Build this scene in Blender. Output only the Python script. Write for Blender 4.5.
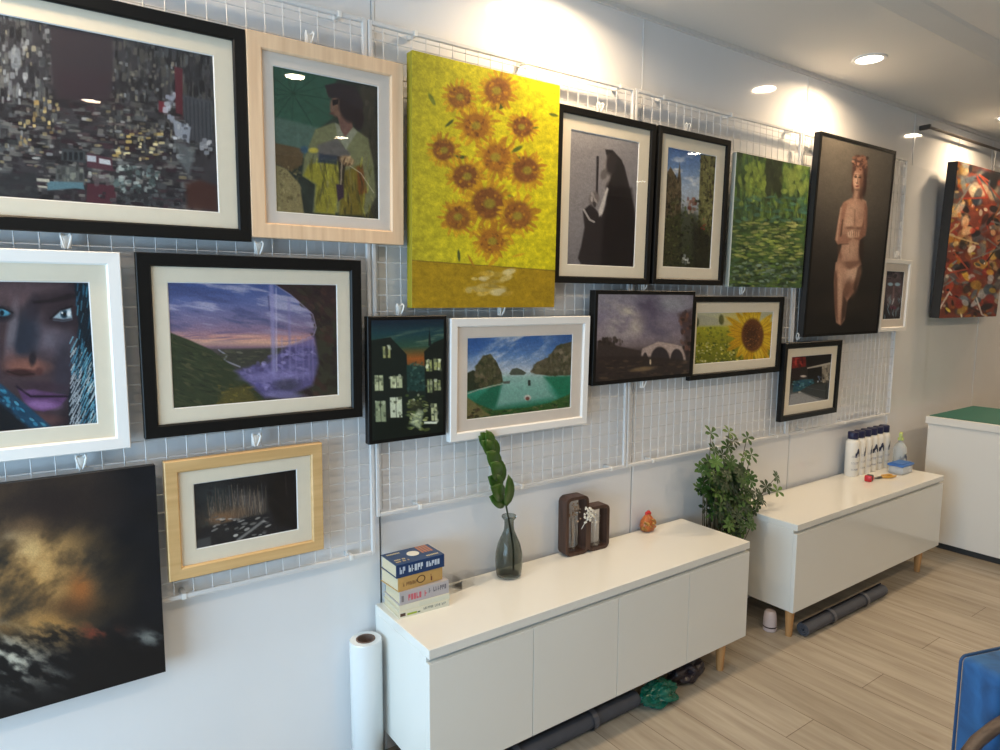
import bpy, bmesh, math, random
import numpy as np
from mathutils import Vector, Matrix

for o in list(bpy.data.objects): bpy.data.objects.remove(o)
S = bpy.context.scene
R = math.radians

# ---------------------------------------------------------------- camera
CAM = Vector((0, -2.018, 1.545)); FPX = 675.1
yaw, pitch, roll = R(35.417), R(6.519), R(.2164)
Fw = Vector((math.sin(yaw)*math.cos(pitch), math.cos(yaw)*math.cos(pitch), -math.sin(pitch)))
Rt = Vector((math.cos(yaw), -math.sin(yaw), 0)); Up = Rt.cross(Fw)
Rr = Rt*math.cos(roll)+Up*math.sin(roll); Ur = Up*math.cos(roll)-Rt*math.sin(roll)
cd = bpy.data.cameras.new('camera'); cam = bpy.data.objects.new('camera', cd)
S.collection.objects.link(cam); S.camera = cam
cd.sensor_width = 36; cd.lens = FPX/1000*36; cd.clip_start = .02; cd.clip_end = 100
M = Matrix((Rr, Ur, -Fw)).transposed().to_4x4(); M.translation = CAM
cam.matrix_world = M

# ---------------------------------------------------------------- exposure, world, light
S.view_settings.view_transform = 'Standard'; S.view_settings.look = 'None'
S.view_settings.gamma = 1; S.view_settings.use_curve_mapping = False
S.view_settings.exposure = 0.44
LAMP_W = 5.6; LAMP_COL = (1.0, .735, .455)
WINDOW_W = 66; WINDOW_COL = (.46, .75, 1.0)
W = bpy.data.worlds.new('world'); S.world = W; W.use_nodes = True
W.node_tree.nodes['Background'].inputs[0].default_value = (.70, .82, 1, 1)
W.node_tree.nodes['Background'].inputs[1].default_value = 1.2

def area_light(name, loc, rot, sx, sy, watts, col, shape='RECTANGLE', spread=180, parent=None):
    l = bpy.data.lights.new(name, 'AREA'); l.shape = shape; l.size = sx
    if shape in ('RECTANGLE', 'ELLIPSE'): l.size_y = sy
    l.energy = watts; l.color = col; l.spread = R(spread)
    o = bpy.data.objects.new(name, l); S.collection.objects.link(o)
    o.location = loc; o.rotation_euler = rot; o.parent = parent
    return o
# daylight coming through the shop front at the left end of the room
area_light('window_daylight', (-1.85, -1.5, 1.0), (0, R(-90), 0), 1.3, 2.5, WINDOW_W, WINDOW_COL)

# ---------------------------------------------------------------- helpers
def lin(c):
    c = np.asarray(c, float)/255.
    return np.where(c <= .04045, c/12.92, ((c+.055)/1.055)**2.4)
def L4(c): return tuple(lin(c))+(1,)
MATS = {}
def mat(name, col, rough=.5, metal=0, spec=.5, coat=0, trans=0, alpha=1, noise=0, nscale=40, bump=0, sheen=0, ior=None):
    if name in MATS: return MATS[name]
    m = bpy.data.materials.new(name); m.use_nodes = True; nt = m.node_tree; b = nt.nodes['Principled BSDF']
    c = L4(col) if max(col) > 1 else tuple(col)+(1,)
    b.inputs['Base Color'].default_value = c; b.inputs['Roughness'].default_value = rough
    b.inputs['Metallic'].default_value = metal; b.inputs['Specular IOR Level'].default_value = spec
    b.inputs['Coat Weight'].default_value = coat; b.inputs['Coat Roughness'].default_value = .05
    b.inputs['Transmission Weight'].default_value = trans; b.inputs['Alpha'].default_value = alpha
    if sheen: b.inputs['Sheen Weight'].default_value = sheen
    if ior: b.inputs['IOR'].default_value = ior
    tc = nt.nodes.new('ShaderNodeTexCoord'); n = nt.nodes.new('ShaderNodeTexNoise')
    n.inputs['Scale'].default_value = nscale; n.inputs['Detail'].default_value = 4
    nt.links.new(tc.outputs['Object'], n.inputs['Vector'])
    if noise:
        r = nt.nodes.new('ShaderNodeMix'); r.data_type = 'RGBA'; r.blend_type = 'MULTIPLY'
        r.inputs[6].default_value = c
        cr = nt.nodes.new('ShaderNodeValToRGB'); k = 1-noise
        cr.color_ramp.elements[0].position = .3; cr.color_ramp.elements[1].position = .7
        cr.color_ramp.elements[0].color = (k, k, k, 1); cr.color_ramp.elements[1].color = (1, 1, 1, 1)
        nt.links.new(n.outputs['Fac'], cr.inputs[0]); nt.links.new(cr.outputs[0], r.inputs[7]); r.inputs[0].default_value = 1
        nt.links.new(r.outputs[2], b.inputs['Base Color'])
    if bump:
        bp = nt.nodes.new('ShaderNodeBump'); bp.inputs['Strength'].default_value = bump; bp.inputs['Distance'].default_value = .002
        nt.links.new(n.outputs['Fac'], bp.inputs['Height']); nt.links.new(bp.outputs[0], b.inputs['Normal'])
    MATS[name] = m; return m

def glass_mat(name, tint=(1, 1, 1), refl=.05, rough=.0, graze=.38):
    """thin clear sheet: see-through with a mirror-like sheen that rises at grazing angles"""
    m = bpy.data.materials.new(name); m.use_nodes = True; nt = m.node_tree; nt.nodes.clear()
    o = nt.nodes.new('ShaderNodeOutputMaterial'); mx = nt.nodes.new('ShaderNodeMixShader')
    t = nt.nodes.new('ShaderNodeBsdfTransparent'); t.inputs[0].default_value = tuple(tint)+(1,)
    g = nt.nodes.new('ShaderNodeBsdfGlossy'); g.inputs['Roughness'].default_value = rough
    lw = nt.nodes.new('ShaderNodeLayerWeight'); lw.inputs[0].default_value = .25
    mr = nt.nodes.new('ShaderNodeMapRange'); mr.inputs[3].default_value = refl; mr.inputs[4].default_value = graze
    nt.links.new(lw.outputs['Fresnel'], mr.inputs[0]); nt.links.new(mr.outputs[0], mx.inputs[0])
    nt.links.new(t.outputs[0], mx.inputs[1]); nt.links.new(g.outputs[0], mx.inputs[2]); nt.links.new(mx.outputs[0], o.inputs[0])
    return m
def emit_mat(name, col, st):
    m = bpy.data.materials.new(name); m.use_nodes = True; nt = m.node_tree; nt.nodes.clear()
    o = nt.nodes.new('ShaderNodeOutputMaterial'); e = nt.nodes.new('ShaderNodeEmission')
    e.inputs[0].default_value = tuple(col)+(1,); e.inputs[1].default_value = st; nt.links.new(e.outputs[0], o.inputs[0]); return m

def bx(bm, x0, x1, y0, y1, z0, z1, bev=0, seg=2):
    r = bmesh.ops.create_cube(bm, size=1, matrix=Matrix.Translation(((x0+x1)/2, (y0+y1)/2, (z0+z1)/2)) @ Matrix.Diagonal((abs(x1-x0), abs(y1-y0), abs(z1-z0), 1)))
    if bev:
        es = list({e for v in r['verts'] for e in v.link_edges})
        bmesh.ops.bevel(bm, geom=es, offset=bev, segments=seg, profile=.5, affect='EDGES')
def lathe(bm, prof, n=24, c=(0, 0, 0), cap0=True, cap1=True):
    rings = []
    for r, z in prof:
        rings.append([bm.verts.new((c[0]+r*math.cos(2*math.pi*k/n), c[1]+r*math.sin(2*math.pi*k/n), c[2]+z)) for k in range(n)])
    for a, b in zip(rings, rings[1:]):
        for k in range(n): bm.faces.new((a[k], a[(k+1) % n], b[(k+1) % n], b[k]))
    if cap0: bm.faces.new(rings[0][::-1])
    if cap1: bm.faces.new(rings[-1])
def tube(bm, pts, r, n=8, cap=True):
    pts = [Vector(p) for p in pts]; rs = r if isinstance(r, (list, tuple)) else [r]*len(pts); rings = []
    prev = None
    for i, p in enumerate(pts):
        d = (pts[min(i+1, len(pts)-1)]-pts[max(i-1, 0)]).normalized()
        u = prev - d*prev.dot(d) if prev else (Vector((0, 0, 1)).cross(d) if abs(d.z) < .9 else Vector((1, 0, 0)).cross(d))
        u.normalize(); prev = u; w = d.cross(u)
        rings.append([bm.verts.new(p+(u*math.cos(2*math.pi*k/n)+w*math.sin(2*math.pi*k/n))*rs[i]) for k in range(n)])
    for a, b in zip(rings, rings[1:]):
        for k in range(n): bm.faces.new((a[k], a[(k+1) % n], b[(k+1) % n], b[k]))
    if cap: bm.faces.new(rings[0][::-1]); bm.faces.new(rings[-1])
def obj(name, bm, m, parent=None, smooth=False, loc=None):
    bmesh.ops.recalc_face_normals(bm, faces=bm.faces[:])
    me = bpy.data.meshes.new(name); bm.to_mesh(me); bm.free()
    if m: me.materials.append(m)
    o = bpy.data.objects.new(name, me); S.collection.objects.link(o); o.parent = parent
    if smooth:
        for p in me.polygons: p.use_smooth = True
        try: me.set_sharp_from_angle(angle=R(40))
        except Exception: pass
    if loc is not None: o.location = loc
    return o
def tag(o, label, cat, group=None):
    o['label'] = label; o['category'] = cat
    if group: o['group'] = group
    return o
def thing(name, label, cat, loc=(0, 0, 0), rz=0, group=None, rx=0):
    o = bpy.data.objects.new(name, None); S.collection.objects.link(o)
    o.empty_display_size = .05; o.location = loc; o.rotation_euler = (rx, 0, rz); tag(o, label, cat, group); return o
def struct(name, bm, m, **k):
    o = obj(name, bm, m, **k); o['kind'] = 'structure'; return o
def copy_tree(o, parent=None):
    c = o.copy(); S.collection.objects.link(c); c.parent = parent
    for ch in o.children: copy_tree(ch, c)
    return c
def NB(): return bmesh.new()

# ---------------------------------------------------------------- materials
M_board = mat('glossy_white_wall_board', (.85, .85, .86), .07, noise=.03, nscale=3)
M_strip = mat('white_joint_strip', (.82, .82, .82), .25)
M_gap = mat('dark_gap', (.06, .06, .06), .8)
M_ceil = mat('matt_ceiling_paint', (.76, .735, .70), .9, noise=.03, nscale=2)
M_cab = mat('gloss_white_lacquer', (.79, .785, .735), .10, noise=.02, nscale=3)
M_cabin = mat('cabinet_recess', (.70, .70, .67), .4)
M_wire = mat('white_coated_wire', (.70, .70, .70), .35)
M_black = mat('black_painted_wood', (.006, .006, .006), .4, spec=.25)
M_wfr = mat('white_painted_wood', (.84, .83, .81), .4)
M_mat = mat('cream_mount_board', (.90, .83, .68), .9, noise=.03)
M_matw = mat('pale_mount_board', (.86, .79, .72), .9, noise=.03)
M_bev = mat('white_mount_bevel', (.92, .92, .90), .8)
M_edge = mat('canvas_edge_black', (.015, .014, .014), .6)
M_glass = glass_mat('picture_glass', refl=.035)
M_plastic = mat('white_plastic', (.85, .85, .83), .35)
M_white = mat('white_paint', (.80, .79, .77), .5)

def wood_mat(name, c1, c2, axis, scale=18):
    m = bpy.data.materials.new(name); m.use_nodes = True; nt = m.node_tree; b = nt.nodes['Principled BSDF']
    tc = nt.nodes.new('ShaderNodeTexCoord'); mp = nt.nodes.new('ShaderNodeMapping'); n = nt.nodes.new('ShaderNodeTexNoise')
    s = [scale]*3; s[axis] = scale*.07; mp.inputs['Scale'].default_value = s
    n.inputs['Scale'].default_value = 3; n.inputs['Detail'].default_value = 5
    cr = nt.nodes.new('ShaderNodeValToRGB'); cr.color_ramp.elements[0].position = .3; cr.color_ramp.elements[1].position = .7
    cr.color_ramp.elements[0].color = L4(c1); cr.color_ramp.elements[1].color = L4(c2)
    nt.links.new(tc.outputs['Object'], mp.inputs[0]); nt.links.new(mp.outputs[0], n.inputs[0])
    nt.links.new(n.outputs['Fac'], cr.inputs[0]); nt.links.new(cr.outputs[0], b.inputs['Base Color'])
    b.inputs['Roughness'].default_value = .45
    return m
M_pine = wood_mat('pale_pine_wood', (222, 186, 150), (240, 208, 172), 2)
M_oak = wood_mat('light_oak_wood', (196, 158, 104), (216, 180, 126), 0)
M_leg = wood_mat('oak_leg_wood', (170, 122, 72), (198, 150, 98), 2)
M_walnut = wood_mat('dark_walnut_wood', (52, 34, 26), (82, 56, 44), 2, 40)
M_armw = wood_mat('brown_arm_wood', (70, 55, 45), (98, 80, 66), 0, 30)

# floor planks: boards run across the room (along y)
def floor_mat():
    m = bpy.data.materials.new('wood_plank_floor'); m.use_nodes = True; nt = m.node_tree; b = nt.nodes['Principled BSDF']
    N = nt.nodes.new; K = nt.links.new
    tc = N('ShaderNodeTexCoord'); mp = N('ShaderNodeMapping'); mp.inputs['Rotation'].default_value = (0, 0, R(90))
    br = N('ShaderNodeTexBrick'); br.inputs['Scale'].default_value = 1
    br.inputs['Brick Width'].default_value = 1.22; br.inputs['Row Height'].default_value = .18
    br.inputs['Mortar Size'].default_value = .0016; br.inputs['Mortar Smooth'].default_value = .3
    br.offset = .37; br.offset_frequency = 3
    br.inputs['Color1'].default_value = L4((176, 167, 152)); br.inputs['Color2'].default_value = L4((162, 152, 136))
    br.inputs['Mortar'].default_value = L4((112, 96, 80)); br.inputs['Bias'].default_value = 0
    K(tc.outputs['Object'], mp.inputs[0]); K(mp.outputs[0], br.inputs[0])
    m2 = N('ShaderNodeMapping'); m2.inputs['Scale'].default_value = (14, 1.1, 1); n = N('ShaderNodeTexNoise')
    n.inputs['Scale'].default_value = 1.6; n.inputs['Detail'].default_value = 7; n.inputs['Roughness'].default_value = .62; n.inputs['Distortion'].default_value = .5
    K(tc.outputs['Object'], m2.inputs[0]); K(m2.outputs[0], n.inputs[0])
    cr = N('ShaderNodeValToRGB'); cr.color_ramp.elements[0].position = .28; cr.color_ramp.elements[1].position = .68
    cr.color_ramp.elements[0].color = (.62, .58, .54, 1); cr.color_ramp.elements[1].color = (1.06, 1.05, 1.04, 1)
    K(n.outputs['Fac'], cr.inputs[0])
    mx = N('ShaderNodeMix'); mx.data_type = 'RGBA'; mx.blend_type = 'MULTIPLY'; mx.inputs[0].default_value = .9
    K(br.outputs['Color'], mx.inputs[6]); K(cr.outputs[0], mx.inputs[7])
    m3 = N('ShaderNodeMapping'); m3.inputs['Scale'].default_value = (5, 1.4, 1); n3 = N('ShaderNodeTexNoise'); n3.inputs['Scale'].default_value = 2.2; n3.inputs['Detail'].default_value = 2
    K(tc.outputs['Object'], m3.inputs[0]); K(m3.outputs[0], n3.inputs[0])
    c3 = N('ShaderNodeValToRGB'); c3.color_ramp.elements[0].position = .22; c3.color_ramp.elements[1].position = .36
    c3.color_ramp.elements[0].color = (.72, .66, .60, 1); c3.color_ramp.elements[1].color = (1, 1, 1, 1); K(n3.outputs['Fac'], c3.inputs[0])
    mx2 = N('ShaderNodeMix'); mx2.data_type = 'RGBA'; mx2.blend_type = 'MULTIPLY'; mx2.inputs[0].default_value = 1
    K(mx.outputs[2], mx2.inputs[6]); K(c3.outputs[0], mx2.inputs[7]); K(mx2.outputs[2], b.inputs['Base Color'])
    b.inputs['Roughness'].default_value = .42; b.inputs['Specular IOR Level'].default_value = .4
    bp = N('ShaderNodeBump'); bp.inputs['Strength'].default_value = .25; bp.inputs['Distance'].default_value = .001
    K(br.outputs['Fac'], bp.inputs['Height']); bp.invert = True; K(bp.outputs[0], b.inputs['Normal'])
    return m
M_floor = floor_mat()

# ---------------------------------------------------------------- room shell
XL, XR, YF, H = -1.8, 9.0, -5.0, 2.69
FL = -.025     # floor level (eye height 1.57 m)
b = NB(); bx(b, XL, XR, YF, .12, FL-.08, FL); struct('floor', b, M_floor)
SEAM = [-1.455, -.25, .948, 2.147, 3.36, 4.545, 5.745, 6.95, 8.15]
b = NB(); bx(b, XL, XR, .008, .12, FL, H); struct('wall_back', b, M_gap)
xs = [XL]+SEAM+[XR]
b = NB()
for x0, x1 in zip(xs, xs[1:]): bx(b, x0+.007, x1-.007, 0, .008, FL, H)
struct('wall_back', b, M_board)
b = NB()
for x in SEAM: bx(b, x-.0045, x+.0045, -.0025, .008, .84, H); bx(b, x+.0005, x+.007, .001, .008, FL, .84)
struct('trim_1', b, M_strip)
b = NB(); bx(b, XL, XR, -.012, 0, H-.018, H); struct('trim_2', b, M_ceil)
b = NB(); bx(b, 4.43, 4.90, -.010, -.0005, FL, 2.362, .001, 1); struct('trim_3', b, M_board)
# ceiling: lower strip beside the wall, a shallow raised field beyond
b = NB()
prof = [(.12, H), (-.60, H), (-.62, H+.004), (-.685, H+.022), (-.70, H+.03), (YF, H+.03)]
for (y0, z0), (y1, z1) in zip(prof, prof[1:]):
    vs = [b.verts.new(p) for p in ((XL, y0, z0), (XR, y0, z0), (XR, y1, z1), (XL, y1, z1))]; b.faces.new(vs)
    vs = [b.verts.new(p) for p in ((XL, y0, z0+.1), (XR, y0, z0+.1), (XR, y1, z1+.1), (XL, y1, z1+.1))]; b.faces.new(vs)
struct('ceiling', b, M_ceil)
M_w2 = mat('plain_wall_paint', (.36, .35, .33), .8)
b = NB(); bx(b, XR, XR+.1, YF, .12, FL, H+.15); struct('wall_right', b, M_w2)
b = NB(); bx(b, XL, XR, YF-.1, YF, FL, H+.15); struct('wall_front', b, M_w2)
b = NB()
bx(b, XL-.1, XL, YF, -2.8, FL, H+.15); bx(b, XL-.1, XL, -.2, .12, FL, H+.15); bx(b, XL-.1, XL, -2.8, -.2, 2.65, H+.15); bx(b, XL-.1, XL, -2.8, -.2, FL, .35)
struct('wall_left', b, M_w2)
M_winfr = mat('grey_window_frame', (.25, .25, .25), .4)
b = NB()
for y in (-2.8, -1.55, -.25): bx(b, XL-.07, XL-.02, y, y+.05, .35, 2.65)
bx(b, XL-.07, XL-.02, -2.8, -.2, .35, .40); bx(b, XL-.07, XL-.02, -2.8, -.2, 2.60, 2.65)
struct('window_1', b, M_winfr)

# ---------------------------------------------------------------- ceiling downlights
M_disc = emit_mat('lit_lamp_face', (1.0, .90, .74), 14)
def downlight(x, y, z, label, grp, watts=LAMP_W, spread=165):
    t = thing('ceiling_light', label, 'ceiling light', (x, y, z), group=grp)
    b = NB(); lathe(b, [(.058, -.001), (.060, -.006), (.075, -.006), (.078, -.003), (.078, .0)], 32, cap0=False, cap1=False)
    obj('trim_ring', b, M_white, t, True)
    b = NB(); lathe(b, [(.0585, -.0005), (.0585, -.003)], 32); obj('diffuser', b, M_disc, t)
    area_light('lamp_light', (0, 0, -.008), (0, 0, 0), .11, .11, watts, LAMP_COL, 'DISK', spread, t)
    return t
for i, x in enumerate((-.12, 1.64, 3.40, 5.17, 6.93)):
    downlight(x, -.28, H, 'round lit downlight recessed in the ceiling above the picture wall' if i == 2 else
              'round lit downlight near the picture wall, outside the photo and seen only mirrored', None if i == 2 else 'mirrored ceiling lights beside the wall', LAMP_W*1.4, 160)
for x in (-.4, 1.38, 3.14, 4.9, 6.66):
    downlight(x, -2.15, H+.03, 'round lit downlight over the middle of the room, mirrored in the picture glass', 'mirrored ceiling lights mid room', LAMP_W*1.15)
for x in (.5, 2.3, 4.1, 5.9):
    downlight(x, -3.7, H+.03, 'round lit downlight at the far side of the room, mirrored in the picture glass', 'mirrored ceiling lights far side', LAMP_W*.35)

# ---------------------------------------------------------------- wire grid panels
def grid_panel(x0, x1, z0, z1, label, first):
    t = thing('wire_grid_panel', label, 'display grid', (x0, -.042, z0), group='white wire grid panels')
    w, h = x1-x0, z1-z0
    b = NB(); s = .0065
    bx(b, 0, 2*s, -s, s, 0, h, .002, 1); bx(b, w-2*s, w, -s, s, 0, h, .002, 1)
    bx(b, 2*s, w-2*s, -s, s, 0, 2*s, .002, 1); bx(b, 2*s, w-2*s, -s, s, h-2*s, h, .002, 1)
    obj('frame', b, M_wire, t)
    b = NB(); n = round((w-.02)/.049); r = .0015
    def rod(a, c):
        tube(b, [a, c], r, 5, False)
    for k in range(1, n):
        x = k*w/n; rod((x, -.002, s), (x, -.002, h-s))
    m = round((h-.02)/.05)
    zs = [h*k/m for k in range(1, m)]+[h-.026]
    for z in zs: tube(b, [(s, .0012, z), (w-s, .0012, z)], .0022, 5, False)
    wm = obj('wire_mesh', b, M_wire, t)
    for fx in (.14, .52, .93):
        for z in (s, h-s):
            b = NB(); bx(b, fx*w-.006, fx*w+.006, -s-.002, .041, z-.0085, z+.0085, .001, 1)
            obj('wall_clip', b, M_plastic, t)
grid_panel(-.30, .905, .71, 2.375, 'white wire grid panel at the left end, reaching lower than the others', 1)
grid_panel(.911, 2.056, .832, 2.375, 'white wire grid panel behind the yellow flower canvas and white framed lake picture', 0)
grid_panel(2.062, 3.250, .832, 2.375, 'white wire grid panel behind the framed old town street and sunflower pictures', 0)
grid_panel(3.256, 4.385, .832, 2.375, 'white wire grid panel behind the standing figure canvas, the rightmost panel', 0)

# ---------------------------------------------------------------- painted surfaces
class Art:
    def __init__(s, c, nx, ny, ox=0, oy=0, sc=1.):
        A = []; B = []
        for (u, v), (x, y) in zip(((0, 0), (1, 0), (1, 1), (0, 1)), c):
            x = (x-ox)*sc; y = (y-oy)*sc
            A.append([u, v, 1, 0, 0, 0, -u*x, -v*x]); B.append(x)
            A.append([0, 0, 0, u, v, 1, -u*y, -v*y]); B.append(y)
        h = np.linalg.solve(np.array(A, float), np.array(B, float))
        U, V = np.meshgrid(np.linspace(0, 1, nx), np.linspace(0, 1, ny))
        d = h[6]*U+h[7]*V+1
        s.X = (h[0]*U+h[1]*V+h[2])/d; s.Y = (h[3]*U+h[4]*V+h[5])/d; s.U, s.V = U, V
        s.nx, s.ny = nx, ny; s.im = np.zeros((ny, nx, 3)); s.rng = random.Random(7)
    def fill(s, c): s.im[:] = c
    def put(s, c, m):
        m = np.clip(m, 0, 1)[..., None]; s.im[:] = s.im*(1-m)+np.asarray(c, float)*m
    def grad(s, stops, t=None):
        t = s.Y if t is None else t
        st = sorted(stops); p = [a[0] for a in st]
        for k in range(3): s.im[..., k] = np.interp(t, p, [a[1][k] for a in st])
    def noise(s, fx, fy, seed=0, octv=4, ang=0):
        rg = np.random.RandomState(seed); out = 0; tot = 0; ca, sa = math.cos(R(ang)), math.sin(R(ang))
        X = s.X*ca+s.Y*sa; Y = -s.X*sa+s.Y*ca
        for o in range(octv):
            g = rg.rand(64, 64); x = X/fx*2**o+rg.rand()*50+500; y = Y/fy*2**o+rg.rand()*50+500
            xi = np.floor(x).astype(int); yi = np.floor(y).astype(int); a = x-xi; c = y-yi
            a = a*a*(3-2*a); c = c*c*(3-2*c)
            v = (g[yi % 64, xi % 64]*(1-a)+g[yi % 64, (xi+1) % 64]*a)*(1-c)+(g[(yi+1) % 64, xi % 64]*(1-a)+g[(yi+1) % 64, (xi+1) % 64]*a)*c
            out = out+v*.55**o; tot += .55**o
        return out/tot
    def mod(s, amt, fx, fy, seed=0, octv=4, ang=0):
        n = s.noise(fx, fy, seed, octv, ang); s.im *= (1+amt*(n-.5)*2)[..., None]
    def pmask(s, pts, soft=3):
        P = np.array(pts, float); ins = np.zeros(s.X.shape, bool); d = np.full(s.X.shape, 1e9)
        for (x0, y0), (x1, y1) in zip(P, np.roll(P, -1, 0)):
            if y0 != y1:
                c = ((y0 > s.Y) != (y1 > s.Y)) & (s.X < (x1-x0)*(s.Y-y0)/(y1-y0)+x0); ins ^= c
            L = (x1-x0)**2+(y1-y0)**2+1e-9; t = np.clip(((s.X-x0)*(x1-x0)+(s.Y-y0)*(y1-y0))/L, 0, 1)
            d = np.minimum(d, np.hypot(s.X-x0-t*(x1-x0), s.Y-y0-t*(y1-y0)))
        return np.clip(.5+np.where(ins, d, -d)/soft, 0, 1)
    def poly(s, pts, c, soft=3, a=1, n=None):
        m = s.pmask(pts, soft)*a
        if n is not None: m = m*n
        s.put(c, m)
    def ell(s, cx, cy, rx, ry, c, ang=0, soft=.25, a=1, p=2):
        r = max(rx, ry)*1.6
        w = np.where((abs(s.X-cx) < r) & (abs(s.Y-cy) < r))
        if not len(w[0]): return
        x = s.X[w]-cx; y = s.Y[w]-cy; ca, sa = math.cos(R(ang)), math.sin(R(ang))
        q = (np.abs((x*ca+y*sa)/rx)**p+np.abs((-x*sa+y*ca)/ry)**p)**(1/p)
        m = np.clip((1+soft/2-q)/soft, 0, 1)[:, None]*a
        s.im[w] = s.im[w]*(1-m)+np.asarray(c, float)*m
    def line(s, pts, wd, c, a=1, soft=1.5):
        d = np.full(s.X.shape, 1e9)
        for (x0, y0), (x1, y1) in zip(pts, pts[1:]):
            L = (x1-x0)**2+(y1-y0)**2+1e-9; t = np.clip(((s.X-x0)*(x1-x0)+(s.Y-y0)*(y1-y0))/L, 0, 1)
            d = np.minimum(d, np.hypot(s.X-x0-t*(x1-x0), s.Y-y0-t*(y1-y0)))
        s.put(c, np.clip(.5+(wd/2-d)/soft, 0, 1)*a)
    def scat(s, n, box, rx, ry, cols, ang=(0, 0), a=(.5, 1), p=2, soft=.4, inside=None):
        g = s.rng; k = 0; tries = 0
        while k < n and tries < n*20:
            tries += 1
            x = g.uniform(box[0], box[2]); y = g.uniform(box[1], box[3])
            if inside and not pip(x, y, inside): continue
            k += 1
            c = np.array(g.choice(cols), float)*g.uniform(.8, 1.15)
            s.ell(x, y, g.uniform(*rx), g.uniform(*ry), c, g.uniform(*ang), soft, g.uniform(*a), p)
    def mesh(s, w, h, gain=1.05):
        me = bpy.data.meshes.new('print'); nx, ny = s.nx, s.ny
        co = np.stack([s.U*w, np.zeros_like(s.U), (1-s.V)*h], -1).reshape(-1, 3)
        i = np.arange(nx*ny).reshape(ny, nx)
        f = np.stack([i[:-1, :-1], i[1:, :-1], i[1:, 1:], i[:-1, 1:]], -1).reshape(-1, 4)
        me.from_pydata(co.tolist(), [], f.tolist())
        at = me.color_attributes.new('Col', 'FLOAT_COLOR', 'POINT')
        g_ = s.im.mean(-1, keepdims=True); s.im = g_+(s.im-g_)*.86; s.im = s.im*(1+.07*(np.random.RandomState(5).rand(s.ny, s.nx, 1)-.5)*2)
        c = np.ones((nx*ny, 4)); c[:, :3] = np.clip(lin(np.clip(s.im, 0, 255)).reshape(-1, 3)*gain, 0, .9)
        at.data.foreach_set('color', c.ravel().astype(np.float32))
        return me
def pip(x, y, P):
    r = False
    for (x0, y0), (x1, y1) in zip(P, P[1:]+P[:1]):
        if (y0 > y) != (y1 > y) and x < (x1-x0)*(y-y0)/(y1-y0)+x0: r = not r
    return r
def art_mat(name, rough, spec=.5):
    m = bpy.data.materials.new(name); m.use_nodes = True; nt = m.node_tree; b = nt.nodes['Principled BSDF']
    a = nt.nodes.new('ShaderNodeVertexColor'); a.layer_name = 'Col'; nt.links.new(a.outputs[0], b.inputs['Base Color'])
    b.inputs['Roughness'].default_value = rough; b.inputs['Specular IOR Level'].default_value = spec; return m
M_print = art_mat('printed_paper', .6, .2)
M_canvas = art_mat('printed_canvas', .38, .4)

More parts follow.
